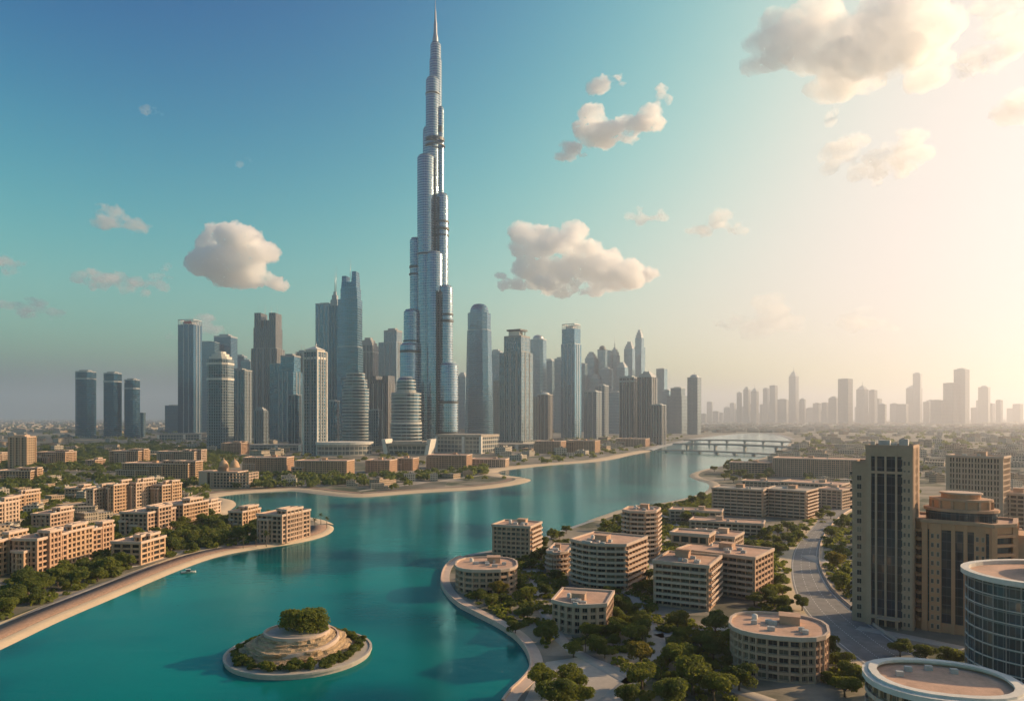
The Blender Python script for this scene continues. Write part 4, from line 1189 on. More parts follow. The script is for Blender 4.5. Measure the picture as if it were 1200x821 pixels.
# ---- right middle distance
apt("long grey slab with ribbon balconies, left half of a pair by the river", 868, 605, 66, 30, 24, -14, 'greybeige', styles=['b', 'b', 'w', 'w'], bay=5, detail=False, roofmat='roofgrey')
apt("long grey slab with ribbon balconies, right half of a pair by the river", 926, 607, 62, 31, 30, -18, 'greybeige', styles=['b', 'b', 'w', 'w'], bay=5, detail=False, roofmat='roofgrey')
apt("low villa terrace with a jumbled roof, nearer of two among the trees", 852, 627, 86, 13, 18, -6, 'pale', detail=False, bay=4)
apt("low villa terrace with a jumbled roof, farther of two among the trees", 816, 612, 62, 12, 18, -6, 'pale', detail=False, bay=4)
apt("wide pale hall with a ribbed wall close to the river bank", 962, 560, 108, 22, 50, -6, 'greybeige', styles='v', detail=False, bay=5)
apt("small pale block with a broken roofline on the green point", 880, 556, 48, 14, 26, -6, 'greybeige', styles='w', detail=False)
apt("stepped pale block between the hall and the pair of grey slabs", 955, 583, 78, 16, 34, -16, 'pale', styles='w', detail=False)
apt("pale block hugging the pair of grey slabs from behind", 900, 577, 60, 12, 24, -10, 'pale', styles='w', detail=False)
apt("pale low block right of the pair of grey slabs", 978, 596, 40, 20, 26, -20, 'pale', styles='w', detail=False)

# ---- left bank
def LA(*a, **k):
    k.setdefault('detail', False); k.setdefault('wings', 5 if k.get('styles') != 'v' else 1); k.setdefault('bay', 3.4); k.setdefault('fh', 2.8)
    a = list(a); a[3] *= .93; a[4] *= .93
    return apt(*a, **k)
LA("tan apartment block cut by the left edge in the front row", 6, 676, 42, 40, 24, -38, 'tan')
LA("second tan block of the front row on the left bank", 48, 672, 60, 40, 22, -38, 'pink')
LA("third tan block of the front row on the left bank", 82, 661, 52, 38, 20, -38, 'tan')
LA("fourth and last tan block of the front row on the left bank", 115, 650, 36, 34, 18, -38, 'pink')
LA("separate tan block nearest the boat, right of the front row", 163, 661, 62, 24, 22, -34, 'tan', bay=6)
LA("tan block right behind the separate block nearest the boat", 174, 626, 64, 24, 30, -36, 'beige')
LA("tan block two steps behind the boat's block, towards the sand spit", 216, 614, 58, 22, 30, -36, 'tan')
LA("low tan block with a curved end near the sand spit", 246, 604, 26, 14, 22, -30, 'pale')
LA("cluttered terrace block, left one of the villa cluster", 118, 602, 32, 30, 24, -40, 'pale', bay=3.4)
LA("cluttered terrace block, second of the villa cluster", 142, 601, 30, 33, 24, -40, 'tan', bay=3.4)
LA("cluttered terrace block, third of the villa cluster", 168, 598, 30, 34, 24, -40, 'pale', bay=3.4)
LA("cluttered terrace block, right end of the villa cluster", 196, 596, 34, 30, 24, -40, 'tan', bay=3.4)
LA("large tan block with uneven roofs at the left edge", 28, 607, 36, 28, 28, -38, 'tan')
LA("stepped tan block cut by the left edge behind the front row", 2, 626, 30, 38, 26, -38, 'pale')
LA("low tan block under trees behind the front row", 62, 622, 46, 18, 24, -36, 'beige')
LA("low villa with a flat roof in the middle of the trees on the left", 94, 583, 34, 12, 24, -30, 'tan')
LA("low tan terrace left of the tan slab tower's foot", 22, 566, 52, 15, 26, -30, 'tan')
LA("tan terrace behind the slab tower", 66, 544, 44, 16, 28, -36, 'tan')
LA("tan terrace at the left edge, level with the slab tower", -2, 545, 26, 14, 28, -36, 'pale')
LA("tiny tan block between the tan terraces on the left", 112, 548, 22, 10, 24, -36, 'pink')
LA("blocky tan terrace left of the wide terrace", 152, 545, 46, 18, 30, -36, 'tan')
LA("wide tan terrace of many bays in the left middle distance", 190, 562, 92, 20, 30, -34, 'tan')
LA("stepped tan terrace behind the wide terrace's right end", 212, 546, 56, 18, 28, -36, 'pale')
LA("pale block under the pale ribbed tower", 276, 532, 34, 14, 40, -26, 'greybeige')
LA("long ribbed tan row, left one of two facing the far beach", 315, 556, 62, 20, 34, -18, 'pink', styles='v', bay=5)
LA("long ribbed tan row, right one of two facing the far beach", 381, 558, 74, 20, 36, -18, 'tan', styles='v', bay=5)
LA("tan row with ribs below the oval podium", 447, 554, 40, 16, 36, -18, 'pink', styles='v', bay=5)
LA("tan row with ribs below the flared podium", 478, 551, 28, 15, 30, -18, 'pink', styles='v', bay=5)
LA("tan row with ribs below the slatted podium", 527, 549, 58, 17, 40, -14, 'pink', styles='v', bay=5)
LA("brown courtyard block, left half, under the grey blue tower", 645, 531, 40, 14, 44, -16, 'pink', styles='v', bay=6)
LA("brown courtyard block, right half, under the grey blue tower", 684, 530, 42, 14, 44, -16, 'tan', styles='v', bay=6)
LA("pale brown row under the pair of brown striped towers", 742, 523, 42, 10, 60, -12, 'pink', styles='v', bay=7)
LA("long low pale roof right of the tan rows", 574, 547, 50, 8, 40, -10, 'pale', styles='v', bay=6)
LA("small flat roofed block, left one of two on the peninsula", 287, 619, 38, 20, 22, -34, 'tan')
LA("large flat roofed block, right one of two on the peninsula", 333, 636, 66, 34, 30, -36, 'beige', bay=3.8)

def slab_tower():
    loc, rz = place(26, 549, -35, 12)
    k = mpp(549)
    t = thing("slab_tower", "lone tan slab tower with vertical ribs at the far left", "apartment tower", loc, rz)
    FOOT.append((loc[0], loc[1], 20))
    w, d, h = 27, 20, 47
    b = MB(); b.prism(rect_plan(w, d), 0, h); b.build("body", [M['tanrib']], t)
    for sx in (-1, 1):
        for x in (-.5, -.17, .17, .5):
            c = MB(); c.box((x * w, sx * d / 2, h / 2), (2.4, 1.4, h + 1)); c.build("rib", M['tan'], t)
    c = MB(); c.ring(rect_plan(w + 1.6, d + 1.6), rect_plan(w - 1, d - 1), h, h + 2); c.prism(rect_plan(w * .6, d * .6), h, h + 4); c.build("crown", M['pale'], t)
M['tanrib'] = facade("tan_ribbed_wall", 3.6, 4.5, .3, .4, (0.10, 0.08, 0.06), (0.42, 0.30, 0.19), (0.46, 0.33, 0.21), metal=.2)
slab_tower()

def palace():
    loc, rz = place(262, 571, -30, 14); 
    t = thing("domed_palace", "sandy palace with two domed towers on the left bank", "palace", loc, rz)
    FOOT.append((loc[0], loc[1], 28))
    apartment(None, rect_plan(46, 22), loc, rz, 5, M['pale'], detail=False, hut=False, root=t, bay=4)
    for x in (2, 15):
        b = MB(); b.prism(rect_plan(10, 10, 2), 0, 22); b.build("tower_shaft", M['pale'], t)
        for o in [t.children[-1]]: o.location = (x, -3, 0)
        b = MB(); b.lathe([(5.2, 22), (5.4, 23), (5.0, 24.5), (4.2, 27), (2.6, 29.2), (.8, 30.4), (.3, 32), (0, 33.5)], 16); o = b.build("dome", M['tan'], t); o.location = (x, -3, 0)
    b = MB(); b.box((-18, -2, 9), (10, 20, 18)); b.build("side_block", M['pale'], t)
palace()

# ---- podiums at the feet of the skyline
def podium(label, px, py, wpx, hpx, dm, rot, kind):
    k = mpp(py); w = wpx * k; h = hpx * k
    loc, rz = place(px, py, rot, dm / 2)
    t = thing("podium_hall", label, "podium", loc, rz)
    if kind == 'oval':
        b = MB(); b.prism(round_plan(w, dm, 32), 0, h * .8); b.build("body", M['podium'], t)
        b = MB(); b.prism(round_plan(w * 1.06, dm * 1.06, 32), h * .8, h, bottom=True); b.build("roof", M['white'], t)
    elif kind == 'slat':
        b = MB(); b.prism(rect_plan(w, dm), 0, h * .86); b.build("body", M['podium'], t)
        b = MB(); b.prism(rect_plan(w * 1.04, dm * 1.04), h * .86, h, bottom=True); b.build("roof", M['roofgrey'], t)
        for sx in (-.5, .12, .5):
            b = MB(); b.box((sx * w, -dm / 2, h * .45), (w * .05, 6, h * .9)); b.build("pier", M['white'], t)
    else:
        p1, p2 = rect_plan(w * .8, dm * .8), rect_plan(w, dm)
        b = MB(); b.prism(p1, 0, h * .75, poly2=scale_plan(p1, 1.1)); b.build("body", M['podium'], t)
        b = MB(); b.prism(p2, h * .75, h * .85, bottom=True); b.prism(scale_plan(p2, .7), h * .85, h); b.build("roof", M['roofgrey'], t)
        for sx in (-1, 1):
            q = [(sx * w * .46 - 4, -dm * .5), (sx * w * .46 + 4, -dm * .5), (sx * w * .46 + 4, dm * .4), (sx * w * .46 - 4, dm * .4)]
            b = MB(); b.prism(q, 0, h * 1.15, poly2=[(x + sx * 6, y) for x, y in q]); b.build("wing_wall", M['white'], t)
podium("oval white roofed podium under the curved banded block", 404, 534, 64, 16, 70, 0, 'oval')
podium("flared podium with upswept white ends under the banded drum", 480, 533, 52, 16, 60, -14, 'flare')
podium("slatted pale podium right of the supertall tower's foot", 548, 531, 60, 22, 80, -30, 'slat')
podium("long low podium left of the oval podium", 318, 529, 70, 8, 60, -10, 'slat')
podium("grey low podium at the feet of the lattice crowned tower", 214, 516, 46, 8, 80, -14, 'slat')
podium("wide flat podium under the tapering tower", 600, 527, 70, 7, 60, -10, 'slat')
# ------------------------------------------------------------------ trees
def foliage_mat(name, a, b2, c):
    m, nt, p = new_mat(name)
    oi = N(nt, "ShaderNodeObjectInfo").outputs["Random"]
    pos = wpos(nt)
    f = noise_n(nt, pos, 0.35, 3, 0.6); f2 = noise_n(nt, pos, 2.2, 2)
    col = mixc(nt, ramp(nt, f, [(.35, 0.0), (.65, 1.0)]), a, b2)
    col = mixc(nt, math_n(nt, 'MULTIPLY', f2, .55), col, c)
    col = mixc(nt, math_n(nt, 'MULTIPLY', oi, .45), col, tuple(x * .7 for x in a))
    L(nt, col, p.inputs["Base Color"]); p.inputs["Roughness"].default_value = .75
    p.inputs["Specular IOR Level"].default_value = .25
    tr = N(nt, "ShaderNodeBsdfTranslucent"); L(nt, mixc(nt, 1.0, col, (1.9, 1.8, 1.2), 'MULTIPLY'), tr.inputs[0])
    mx = N(nt, "ShaderNodeMixShader"); mx.inputs[0].default_value = .5
    L(nt, p.outputs[0], mx.inputs[1]); L(nt, tr.outputs[0], mx.inputs[2]); L(nt, mx.outputs[0], nt.nodes["Material Output"].inputs["Surface"])
    return m
M['leaf'] = foliage_mat("tree_leaves", (0.10, 0.14, 0.024), (0.155, 0.18, 0.034), (0.22, 0.20, 0.045))
M['leafdark'] = foliage_mat("dark_tree_leaves", (0.075, 0.112, 0.026), (0.118, 0.148, 0.034), (0.165, 0.165, 0.042))
M['leafyellow'] = foliage_mat("yellowish_tree_leaves", (0.12, 0.115, 0.02), (0.17, 0.15, 0.028), (0.24, 0.20, 0.045))
M['bark'] = plain("tree_bark", (0.13, 0.095, 0.065), 0.9, 0.2, 1.0)
M['palmleaf'] = foliage_mat("palm_fronds", (0.05, 0.075, 0.02), (0.08, 0.10, 0.03), (0.12, 0.12, 0.04))

def crown_mesh(seed, nlobes, nleaf, leaf, mat, flat=.75):
    """Crown of unit radius: leaf-sized faces on and inside uneven lobes, gaps left between them."""
    rg = np.random.default_rng(seed)
    V = []; 
    for k in range(nlobes):
        if k == 0: c = np.array([0, 0, .1]); r = .62
        else:
            a = rg.uniform(0, 2 * np.pi); q = rg.uniform(.35, .72); c = np.array([np.cos(a) * q, np.sin(a) * q, rg.uniform(-.28, .5)]); r = rg.uniform(.24, .44)
        m = int(nleaf * (r ** 2) / (.62 ** 2 + (nlobes - 1) * .12))
        d = rg.normal(size=(m, 3)); d /= np.linalg.norm(d, axis=1)[:, None]
        d[:, 2] = np.where(d[:, 2] < -.55, -d[:, 2], d[:, 2])
        rad = r * (rg.uniform(.72, 1.06, size=(m, 1)))
        P = c + d * rad * np.array([1, 1, flat])
        nn = d + rg.normal(size=(m, 3)) * .55; nn /= np.linalg.norm(nn, axis=1)[:, None]
        t = np.cross(nn, rg.normal(size=(m, 3))); t /= np.linalg.norm(t, axis=1)[:, None]; bt = np.cross(nn, t)
        s = leaf * rg.uniform(.6, 1.35, size=(m, 1))
        V.append(np.stack([P - t * s - bt * s * .5, P + t * s * .4 - bt * s * .8, P + t * s + bt * s * .5, P - t * s * .4 + bt * s * .8], 1).reshape(-1, 3))
    V = np.concatenate(V); n = len(V) // 4
    # an inner mass so that the heart of the crown is closed
    me = bpy.data.meshes.new("crown")
    bm = bmesh.new(); r = bmesh.ops.create_icosphere(bm, subdivisions=2, radius=.46)
    for v in bm.verts: v.co *= 1 + .35 * (mnoise.noise(v.co * 3 + Vector((seed, 0, 0)))); v.co.z = v.co.z * flat + .08
    iv = [tuple(v.co) for v in bm.verts]; bm.verts.index_update(); jf = [tuple(v.index for v in f.verts) for f in bm.faces]; bm.free()
    off = len(V)
    me.from_pydata([tuple(x) for x in V] + iv, [], [tuple(range(4 * i, 4 * i + 4)) for i in range(n)] + [tuple(off + k for k in f) for f in jf])
    me.materials.append(mat); me.update()
    return me
def trunk_mesh(seed, h=1.0):
    """Trunk and limbs; foot at 0, crown centre at h."""
    rnd = random.Random(seed); b = MB()
    b.tube((0, 0, -.05), (.02, .01, h * .55), .075, .05, 7)
    for i in range(5):
        a = i * 1.26 + rnd.uniform(-.3, .3); q = rnd.uniform(.35, .6)
        b.tube((.02, .01, h * .5), (math.cos(a) * q * .5, math.sin(a) * q * .5, h * .8), .042, .03, 5)
        b.tube((math.cos(a) * q * .5, math.sin(a) * q * .5, h * .8), (math.cos(a) * q, math.sin(a) * q, h + rnd.uniform(-.1, .25)), .03, .012, 5)
    return b.mesh("trunk", M['bark'])

CROWN_NEAR = [crown_mesh(i, 9 + i % 3, 3400, .050, (M['leaf'], M['leafdark'], M['leaf'], M['leafdark'], M['leafyellow'])[i], .7 + .08 * (i % 3)) for i in range(5)]
CROWN_MID = [crown_mesh(20 + i, 7 + i % 3, 1100, .085, (M['leaf'], M['leafdark'], M['leafdark'], M['leaf'])[i], .75) for i in range(4)]
CROWN_FAR = [crown_mesh(40 + i, 6, 330, .15, (M['leaf'], M['leafdark'], M['leafdark'])[i], .75) for i in range(3)]
CROWN_DOME = crown_mesh(99, 22, 7000, .042, M['leaf'], .72)
TRUNKS = [trunk_mesh(i, .95) for i in range(3)]
TREES_AT = []
def tree(x, y, r, label, group, crown, rnd, cat="tree", name="tree", z=LAND, lift=None):
    t = thing(name, label, cat, (x, y, z), rnd.uniform(0, 6.28), group)
    lf = rnd.uniform(.72, .92) if lift is None else lift
    tr = link("trunk", TRUNKS[rnd.randrange(3)], t); tr.scale = (r, r, r * lf)
    c = link("crown", crown, t, (0, 0, r * lf * .95)); c.scale = (r, r, r * rnd.uniform(.85, 1.1)); c.rotation_euler = (0, 0, rnd.uniform(0, 6.28))
    TREES_AT.append((x, y, r))
    return t

rt = random.Random(7)
# the large trees of the right foreground, crown by crown (photo pixel of the crown's middle, radius in metres)
BIG = [
    (634, 790, 5.0, 0, "bushy tree at the plaza's left edge by the sea wall"), (669, 792, 4.4, 2, "bushy tree on the plaza, right of the one by the sea wall"), (648, 810, 5.4, 1, "broad dark tree at the bottom edge beside the lagoon corner"), (680, 812, 4.2, 0, "small tree at the bottom edge left of the sunlit plaza patch"),
    (740, 740, 4.4, 0, "round tree on the path left of the fork, below the flared rim block's corner"), (751, 762, 4.8, 4, "yellowish tree in the row left of the main footpath"), (752, 786, 5.0, 0, "green tree at the lower end of the row left of the main footpath"), (735, 812, 4.0, 1, "dark tree at the bottom edge right of the plaza"),
    (794, 724, 4.6, 4, "yellowish round tree alone right of the main footpath"), (750, 726, 3.8, 1, "dark tree in the crook of the two footpaths"), (795, 766, 5.2, 0, "upper tree of the big grove at the bottom centre right"), (812, 788, 6.0, 2, "largest tree of the big grove at the bottom centre right"),
    (836, 797, 5.4, 0, "right hand tree of the big grove at the bottom centre right"), (786, 809, 5.4, 1, "lower left tree of the big grove, cut by the bottom edge"), (838, 728, 4.6, 1, "dark tree left of the round roofed drum block"), (836, 757, 4.6, 1, "dark tree pressed against the round drum block's left wall"),
    (866, 790, 4.4, 1, "dark tree at the foot of the round drum block"), (585, 688, 4.4, 4, "bright yellow green tree in front of the low drum block"), (616, 694, 4.0, 0, "green tree right of the bright yellow green tree"), (614, 716, 3.8, 1, "dark tree halfway along the sea wall"),
    (640, 740, 4.0, 1, "dark tree left of the flared rim block near the sea wall"), (604, 733, 3.0, 1, "small dark tree closest to the sea wall's bend"), (700, 752, 3.6, 2, "tree in front of the flared rim block's right corner"), (672, 757, 3.4, 0, "tree in front of the flared rim block's left corner"),
    (985, 772, 4.0, 1, "dark tree right of the drum block beside the road"), (1003, 790, 4.2, 1, "dark tree between the road and the nearest oval roof"), (968, 755, 3.6, 1, "small dark tree right of the drum block's rim"), (990, 800, 3.8, 0, "low tree at the bottom edge left of the nearest oval roof"),
    (1055, 757, 3.4, 1, "dark hedge like tree under the slim beige tower"), (1085, 762, 3.6, 1, "dark tree under the crowned tower"), (1118, 768, 4.0, 1, "dark tree between the crowned tower and the curved glass block"),
    (985, 680, 4.6, 2, "tree left of the slim beige tower above the sandy court"), (980, 655, 5.4, 4, "broad yellowish tree clump on the outer side of the road's bend"), (975, 622, 5.0, 0, "tree high on the outer side of the road's bend"), (940, 705, 3.4, 1, "small tree on the road's inner verge"),
    (905, 690, 4.2, 0, "tree right of the long brown block by the road"), (898, 660, 4.4, 1, "dark tree in the strip left of the road"), (912, 640, 4.0, 0, "green tree in the strip left of the road"), (890, 720, 3.6, 1, "dark low tree between the long brown block and the drum block"),
    (720, 705, 4.2, 1, "dark tree between the flared rim block and the slab with long balconies"), (640, 690, 3.6, 1, "dark tree left of the large bow fronted block's foot"), (665, 702, 3.4, 1, "dark tree under the large bow fronted block"), (710, 695, 3.2, 2, "low tree under the large bow fronted block's right end"),
    (742, 600, 5.6, 1, "big dark tree on the lagoon bank behind the octagonal block"), (766, 596, 6.0, 1, "biggest dark tree on the lagoon bank behind the octagonal block"), (724, 607, 4.0, 2, "small tree leaning out at the bank left of the two big dark ones"),
]
for px, py, r, v, lab in BIG:
    r *= 1.14
    g = G(px, py, r * .9 + LAND)
    tree(g.x, g.y, r, lab, None, CROWN_NEAR[v], rt, lift=.85)

def road_hit(x, y):
    for a, c in zip(roadA, roadB):
        m = (a + c) / 2
        if math.hypot(x - m.x, y - m.y) < (a - c).length * .62: return True
    return False
def path_hit(x, y, m=1.5):
    for p in PATHS:
        for q in p[::2]:
            if abs(q.x - x) < 3.5 + m and abs(q.y - y) < 3.5 + m and math.hypot(q.x - x, q.y - y) < 3 + m: return True
    return False
lag_t = [tuple(p) for p in lag]
def lag_dist_ok(x, y, r): return not any(in_poly((x + dx * r, y + dy * r), lag_t) for dx, dy in ((0, 0), (1, 0), (-1, 0), (0, 1), (0, -1)))
def clear(x, y, r, slack=.6, paths=True, shore=6):
    if not lag_dist_ok(x, y, r + shore): return False
    for fx, fy, fr in FOOT:
        if (x - fx) ** 2 + (y - fy) ** 2 < (fr * .82 + r * slack) ** 2: return False
    if road_hit(x, y): return False
    if paths and path_hit(x, y): return False
    if in_poly((x, y), PLAZA): return False
    for tx, ty, tr in TREES_AT:
        if (x - tx) ** 2 + (y - ty) ** 2 < ((r + tr) * .62) ** 2: return False
    return True
ZONES = [  # photo polygon, how many at most, radius range, label, shore gap
    ([(525, 690), (600, 650), (660, 640), (660, 700), (640, 770), (600, 745)], 24, (2.4, 4.5), "small dark tree in the shady garden behind the curved sea wall", 4),
    ([(640, 770), (660, 740), (760, 740), (860, 735), (860, 821), (740, 821)], 22, (2.4, 4.5), "small tree of the footpath gardens in the bottom right quarter", 5),
    ([(700, 700), (760, 660), (770, 720), (860, 735), (700, 745)], 14, (2.4, 4.0), "small tree in the yard between the foreground blocks", 5),
    ([(860, 735), (900, 690), (925, 690), (1010, 790), (1000, 821), (960, 800)], 14, (2.4, 4.2), "small tree on the ground between the drum block and the road", 4),
    ([(885, 640), (985, 590), (1000, 588), (958, 620), (922, 645), (924, 690), (890, 720)], 24, (2.9, 5.2), "rounded tree in the leafy strip on the road's inner side", 4),
    ([(962, 625), (1000, 600), (1000, 705), (975, 690)], 12, (2.9, 5.2), "rounded tree in the leafy pocket left of the slim beige tower", 4),
    ([(690, 625), (770, 595), (835, 578), (840, 620), (905, 630), (880, 650), (800, 640), (770, 650)], 32, (3.4, 6.2), "rounded tree among the low villas on the right bank", 6),
    ([(815, 553), (860, 545), (905, 545), (905, 568), (840, 570)], 18, (4.8, 8.8), "dark tree on the green point jutting into the river", 5),
    ([(600, 650), (640, 628), (665, 622), (665, 645)], 10, (3.1, 5.2), "dark tree by the water behind the lone brown block", 3),
    ([(0, 755), (60, 720), (200, 660), (262, 640), (262, 625), (190, 640), (130, 665), (0, 690)], 42, (3.8, 6.8), "rounded tree in the belt between the left beach and the tan blocks", 15),
    ([(190, 645), (262, 605), (360, 612), (385, 620), (300, 640)], 24, (3.6, 6.5), "rounded tree on the peninsula with the two flat roofed blocks", 12),
    ([(0, 690), (130, 655), (190, 600), (240, 595), (262, 615), (140, 660)], 24, (3.8, 6.2), "rounded tree in the gardens around the tan blocks of the left bank", 8),
]
CAND = []
for poly, n, (r0, r1), lab, shore in ZONES:
    W_ = [tuple(G(x, y, LAND).to_2d()) for x, y in poly]
    x0, x1 = min(p[0] for p in W_), max(p[0] for p in W_); y0, y1 = min(p[1] for p in W_), max(p[1] for p in W_)
    k = 0; tries = 0
    while k < n and tries < n * 60:
        tries += 1
        x, y = rt.uniform(x0, x1), rt.uniform(y0, y1)
        if not in_poly((x, y), W_): continue
        r = rt.uniform(r0, r1)
        if not clear(x, y, r, shore=shore): continue
        near = y < 330
        cr = CROWN_NEAR[rt.choice((0, 1, 1, 2, 3))] if near else CROWN_MID[rt.randrange(4)]
        tree(x, y, r, lab, lab.replace("small dark tree", "small dark trees").replace("rounded tree", "rounded trees").replace("small tree", "small trees").replace("dark tree", "dark trees") if "trees" not in lab else lab, cr, rt)
        k += 1
N_TREES = len(TREES_AT)

# palms on the peninsula's tip and the plaza
def palm_meshes():
    b = MB(); p = (0, 0, -.1)
    for i in range(5):
        q = (.25 * (i / 5) ** 2, .05 * i, 1.4 * (i + 1)); b.tube(p, q, .24 - .02 * i, .22 - .02 * i, 7); p = q
    tr = b.mesh("trunk", M['bark'])
    rnd = random.Random(3); f = MB()
    for i in range(22):
        a = rnd.uniform(0, 6.28); up = rnd.uniform(-.1, 1.1); Lf = rnd.uniform(2.3, 3.1)
        prev = Vector((p[0], p[1], p[2])); d = Vector((math.cos(a) * math.cos(up), math.sin(a) * math.cos(up), math.sin(up))); side = Vector((-math.sin(a), math.cos(a), 0))
        for s in range(6):
            nx = prev + d * Lf / 6; d = (d + Vector((0, 0, -.22))).normalized()
            w0, w1 = .42 * math.sin(math.pi * (s + .35) / 6.6), .42 * math.sin(math.pi * (s + 1.35) / 6.9)
            for sg in (-1, 1): f.face([prev, prev + side * sg * w0 + Vector((0, 0, -.22 * w0)), nx + side * sg * w1 + Vector((0, 0, -.22 * w1)), nx])
            prev = nx
    return tr, f.mesh("frond", M['palmleaf'])
PT, PF = palm_meshes()
for px, py in ((376, 614), (369, 618), (361, 614), (341, 606), (356, 622), (383, 618), (346, 632), (312, 640), (300, 640), (285, 642)):
    g = G(px, py, LAND); s = rt.uniform(.8, 1.15)
    t = thing("palm_tree", "feathery palm at the tip of the left peninsula", "palm", (g.x, g.y, LAND), rt.uniform(0, 6.28), "palms at the tip of the left peninsula")
    link("trunk", PT, t); link("crown", PF, t); t.scale = (s, s, s)
for px, py, lab in ((673, 766, "palm with spread fronds standing on the plaza's upper edge"), (686, 763, "second palm on the plaza's upper edge, nearer the footpath")):
    g = G(px, py, LAND)
    t = thing("palm_tree", lab, "palm", (g.x, g.y, LAND), rt.uniform(0, 6.28)); link("trunk", PT, t); link("crown", PF, t); t.scale = (.7, .7, .65)

# belts of far trees that read as one mass, and the undergrowth: leaf clumps in one object each
def mass(name, label, polys, count, rr, seed, leaf_n=60, leaf=.30, mat='leafdark', hz=1.0, tidy=True, shore=8, zoff=0.0):
    rg = np.random.default_rng(seed); V = []
    areas = []
    PW = [[tuple(G(x, y, LAND).to_2d()) for x, y in p] for p in polys]
    for W_ in PW: areas.append(abs(area2(W_)))
    for W_, ar in zip(PW, areas):
        x0, x1 = min(p[0] for p in W_), max(p[0] for p in W_); y0, y1 = min(p[1] for p in W_), max(p[1] for p in W_)
        n = int(count * ar / sum(areas)); k = 0; tries = 0
        while k < n and tries < n * 12:
            tries += 1
            x, y = rg.uniform(x0, x1), rg.uniform(y0, y1)
            if not in_poly((x, y), W_): continue
            r = rg.uniform(*rr)
            if tidy:
                if not lag_dist_ok(x, y, r + shore) or any((x - fx) ** 2 + (y - fy) ** 2 < (fr * .85 + r * .4) ** 2 for fx, fy, fr in FOOT) or road_hit(x, y) or in_poly((x, y), PLAZA): continue
                if path_hit(x, y, -.5): continue
            k += 1
            m = leaf_n
            d = rg.normal(size=(m, 3)); d[:, 2] = np.abs(d[:, 2]) * .9 - .15; d /= np.linalg.norm(d, axis=1)[:, None]
            P = np.array([x, y, LAND + r * .55 * hz + zoff]) + d * r * rg.uniform(.6, 1.05, size=(m, 1)) * np.array([1, 1, .8 * hz])
            nn = d + rg.normal(size=(m, 3)) * .5; nn /= np.linalg.norm(nn, axis=1)[:, None]
            t = np.cross(nn, rg.normal(size=(m, 3))); t /= np.linalg.norm(t, axis=1)[:, None]; bt = np.cross(nn, t)
            s = r * leaf * rg.uniform(.6, 1.3, size=(m, 1))
            V.append(np.stack([P - t * s - bt * s * .6, P + t * s - bt * s * .6, P + t * s + bt * s * .6, P - t * s + bt * s * .6], 1).reshape(-1, 3))
    V = np.concatenate(V); n = len(V) // 4
    me = bpy.data.meshes.new(name)
    me.vertices.add(len(V)); me.vertices.foreach_set("co", V.ravel())
    me.loops.add(n * 4); me.loops.foreach_set("vertex_index", np.arange(n * 4)); me.polygons.add(n)
    me.polygons.foreach_set("loop_start", np.arange(0, n * 4, 4))
    me.materials.append(M[mat]); me.update(calc_edges=True); me.validate()
    return set_props(link(name, me), label, "trees" if name != "undergrowth" else "undergrowth", None, 'stuff')
mass("tree_belt", "dark belts of trees spread over the left bank's middle distance", [
    [(-40, 560), (60, 556), (250, 568), (245, 582), (215, 600), (120, 575), (-40, 600)], [(-60, 600), (30, 600), (110, 606), (60, 640), (-60, 660)], [(-40, 530), (130, 520), (240, 525), (290, 540), (240, 560), (-40, 548)],
    [(240, 572), (300, 556), (420, 560), (470, 556), (620, 546), (600, 553), (560, 557), (420, 570), (300, 572)]], 2300, (3.4, 7.0), 1, 40, .30, 'leafdark')
mass("tree_belt", "low trees scattered on the sandy point opposite the far beach", [[(420, 574), (560, 560), (616, 560), (600, 565), (480, 575)], [(590, 552), (640, 540), (760, 522), (750, 529), (640, 543)], [(690, 520), (800, 512), (780, 520)], [(560, 524), (640, 516), (790, 508), (770, 522), (700, 537), (600, 546), (560, 550)], [(150, 512), (300, 520), (470, 526), (500, 545), (300, 545), (150, 530)]], 620, (3.0, 6.0), 2, 40, .3, 'leaf', shore=12)
mass("tree_belt", "greenery between the flat roofs on the right bank's far side", [[(905, 545), (1000, 540), (1000, 585), (940, 600), (960, 575), (905, 570)], [(925, 520), (1200, 520), (1200, 560), (990, 560), (1000, 540), (900, 541)], [(1075, 560), (1120, 560), (1120, 700), (1075, 600)]], 420, (3.0, 6.5), 3, 34, .3, 'leafdark')
mass("undergrowth", "dark shrubs and ground cover under the trees of the right foreground", [
    [(525, 690), (600, 650), (660, 640), (660, 700), (640, 770), (600, 745)], [(660, 740), (760, 740), (860, 735), (860, 821), (740, 821)], [(700, 700), (760, 660), (770, 720), (860, 735), (700, 745)],
    [(885, 640), (985, 590), (958, 620), (922, 645), (924, 690), (890, 720)], [(962, 625), (1000, 600), (1000, 705), (975, 690)], [(690, 625), (770, 595), (835, 578), (840, 620), (905, 630), (880, 650), (770, 650)], [(860, 735), (925, 690), (1010, 790), (1000, 821)]],
    2100, (1.0, 2.8), 4, 44, .26, 'leaf', hz=.5, shore=4)
mass("undergrowth", "dark shrubs and ground cover among the tan blocks of the left bank", [[(-40, 560), (230, 585), (240, 600), (130, 655), (-60, 680)],
    [(-60, 755), (60, 720), (200, 660), (262, 640), (262, 605), (240, 595), (130, 655), (-60, 680)], [(190, 645), (262, 605), (360, 612), (385, 620), (300, 640)]], 2000, (1.4, 3.8), 5, 36, .28, 'leaf', hz=.6, shore=15)
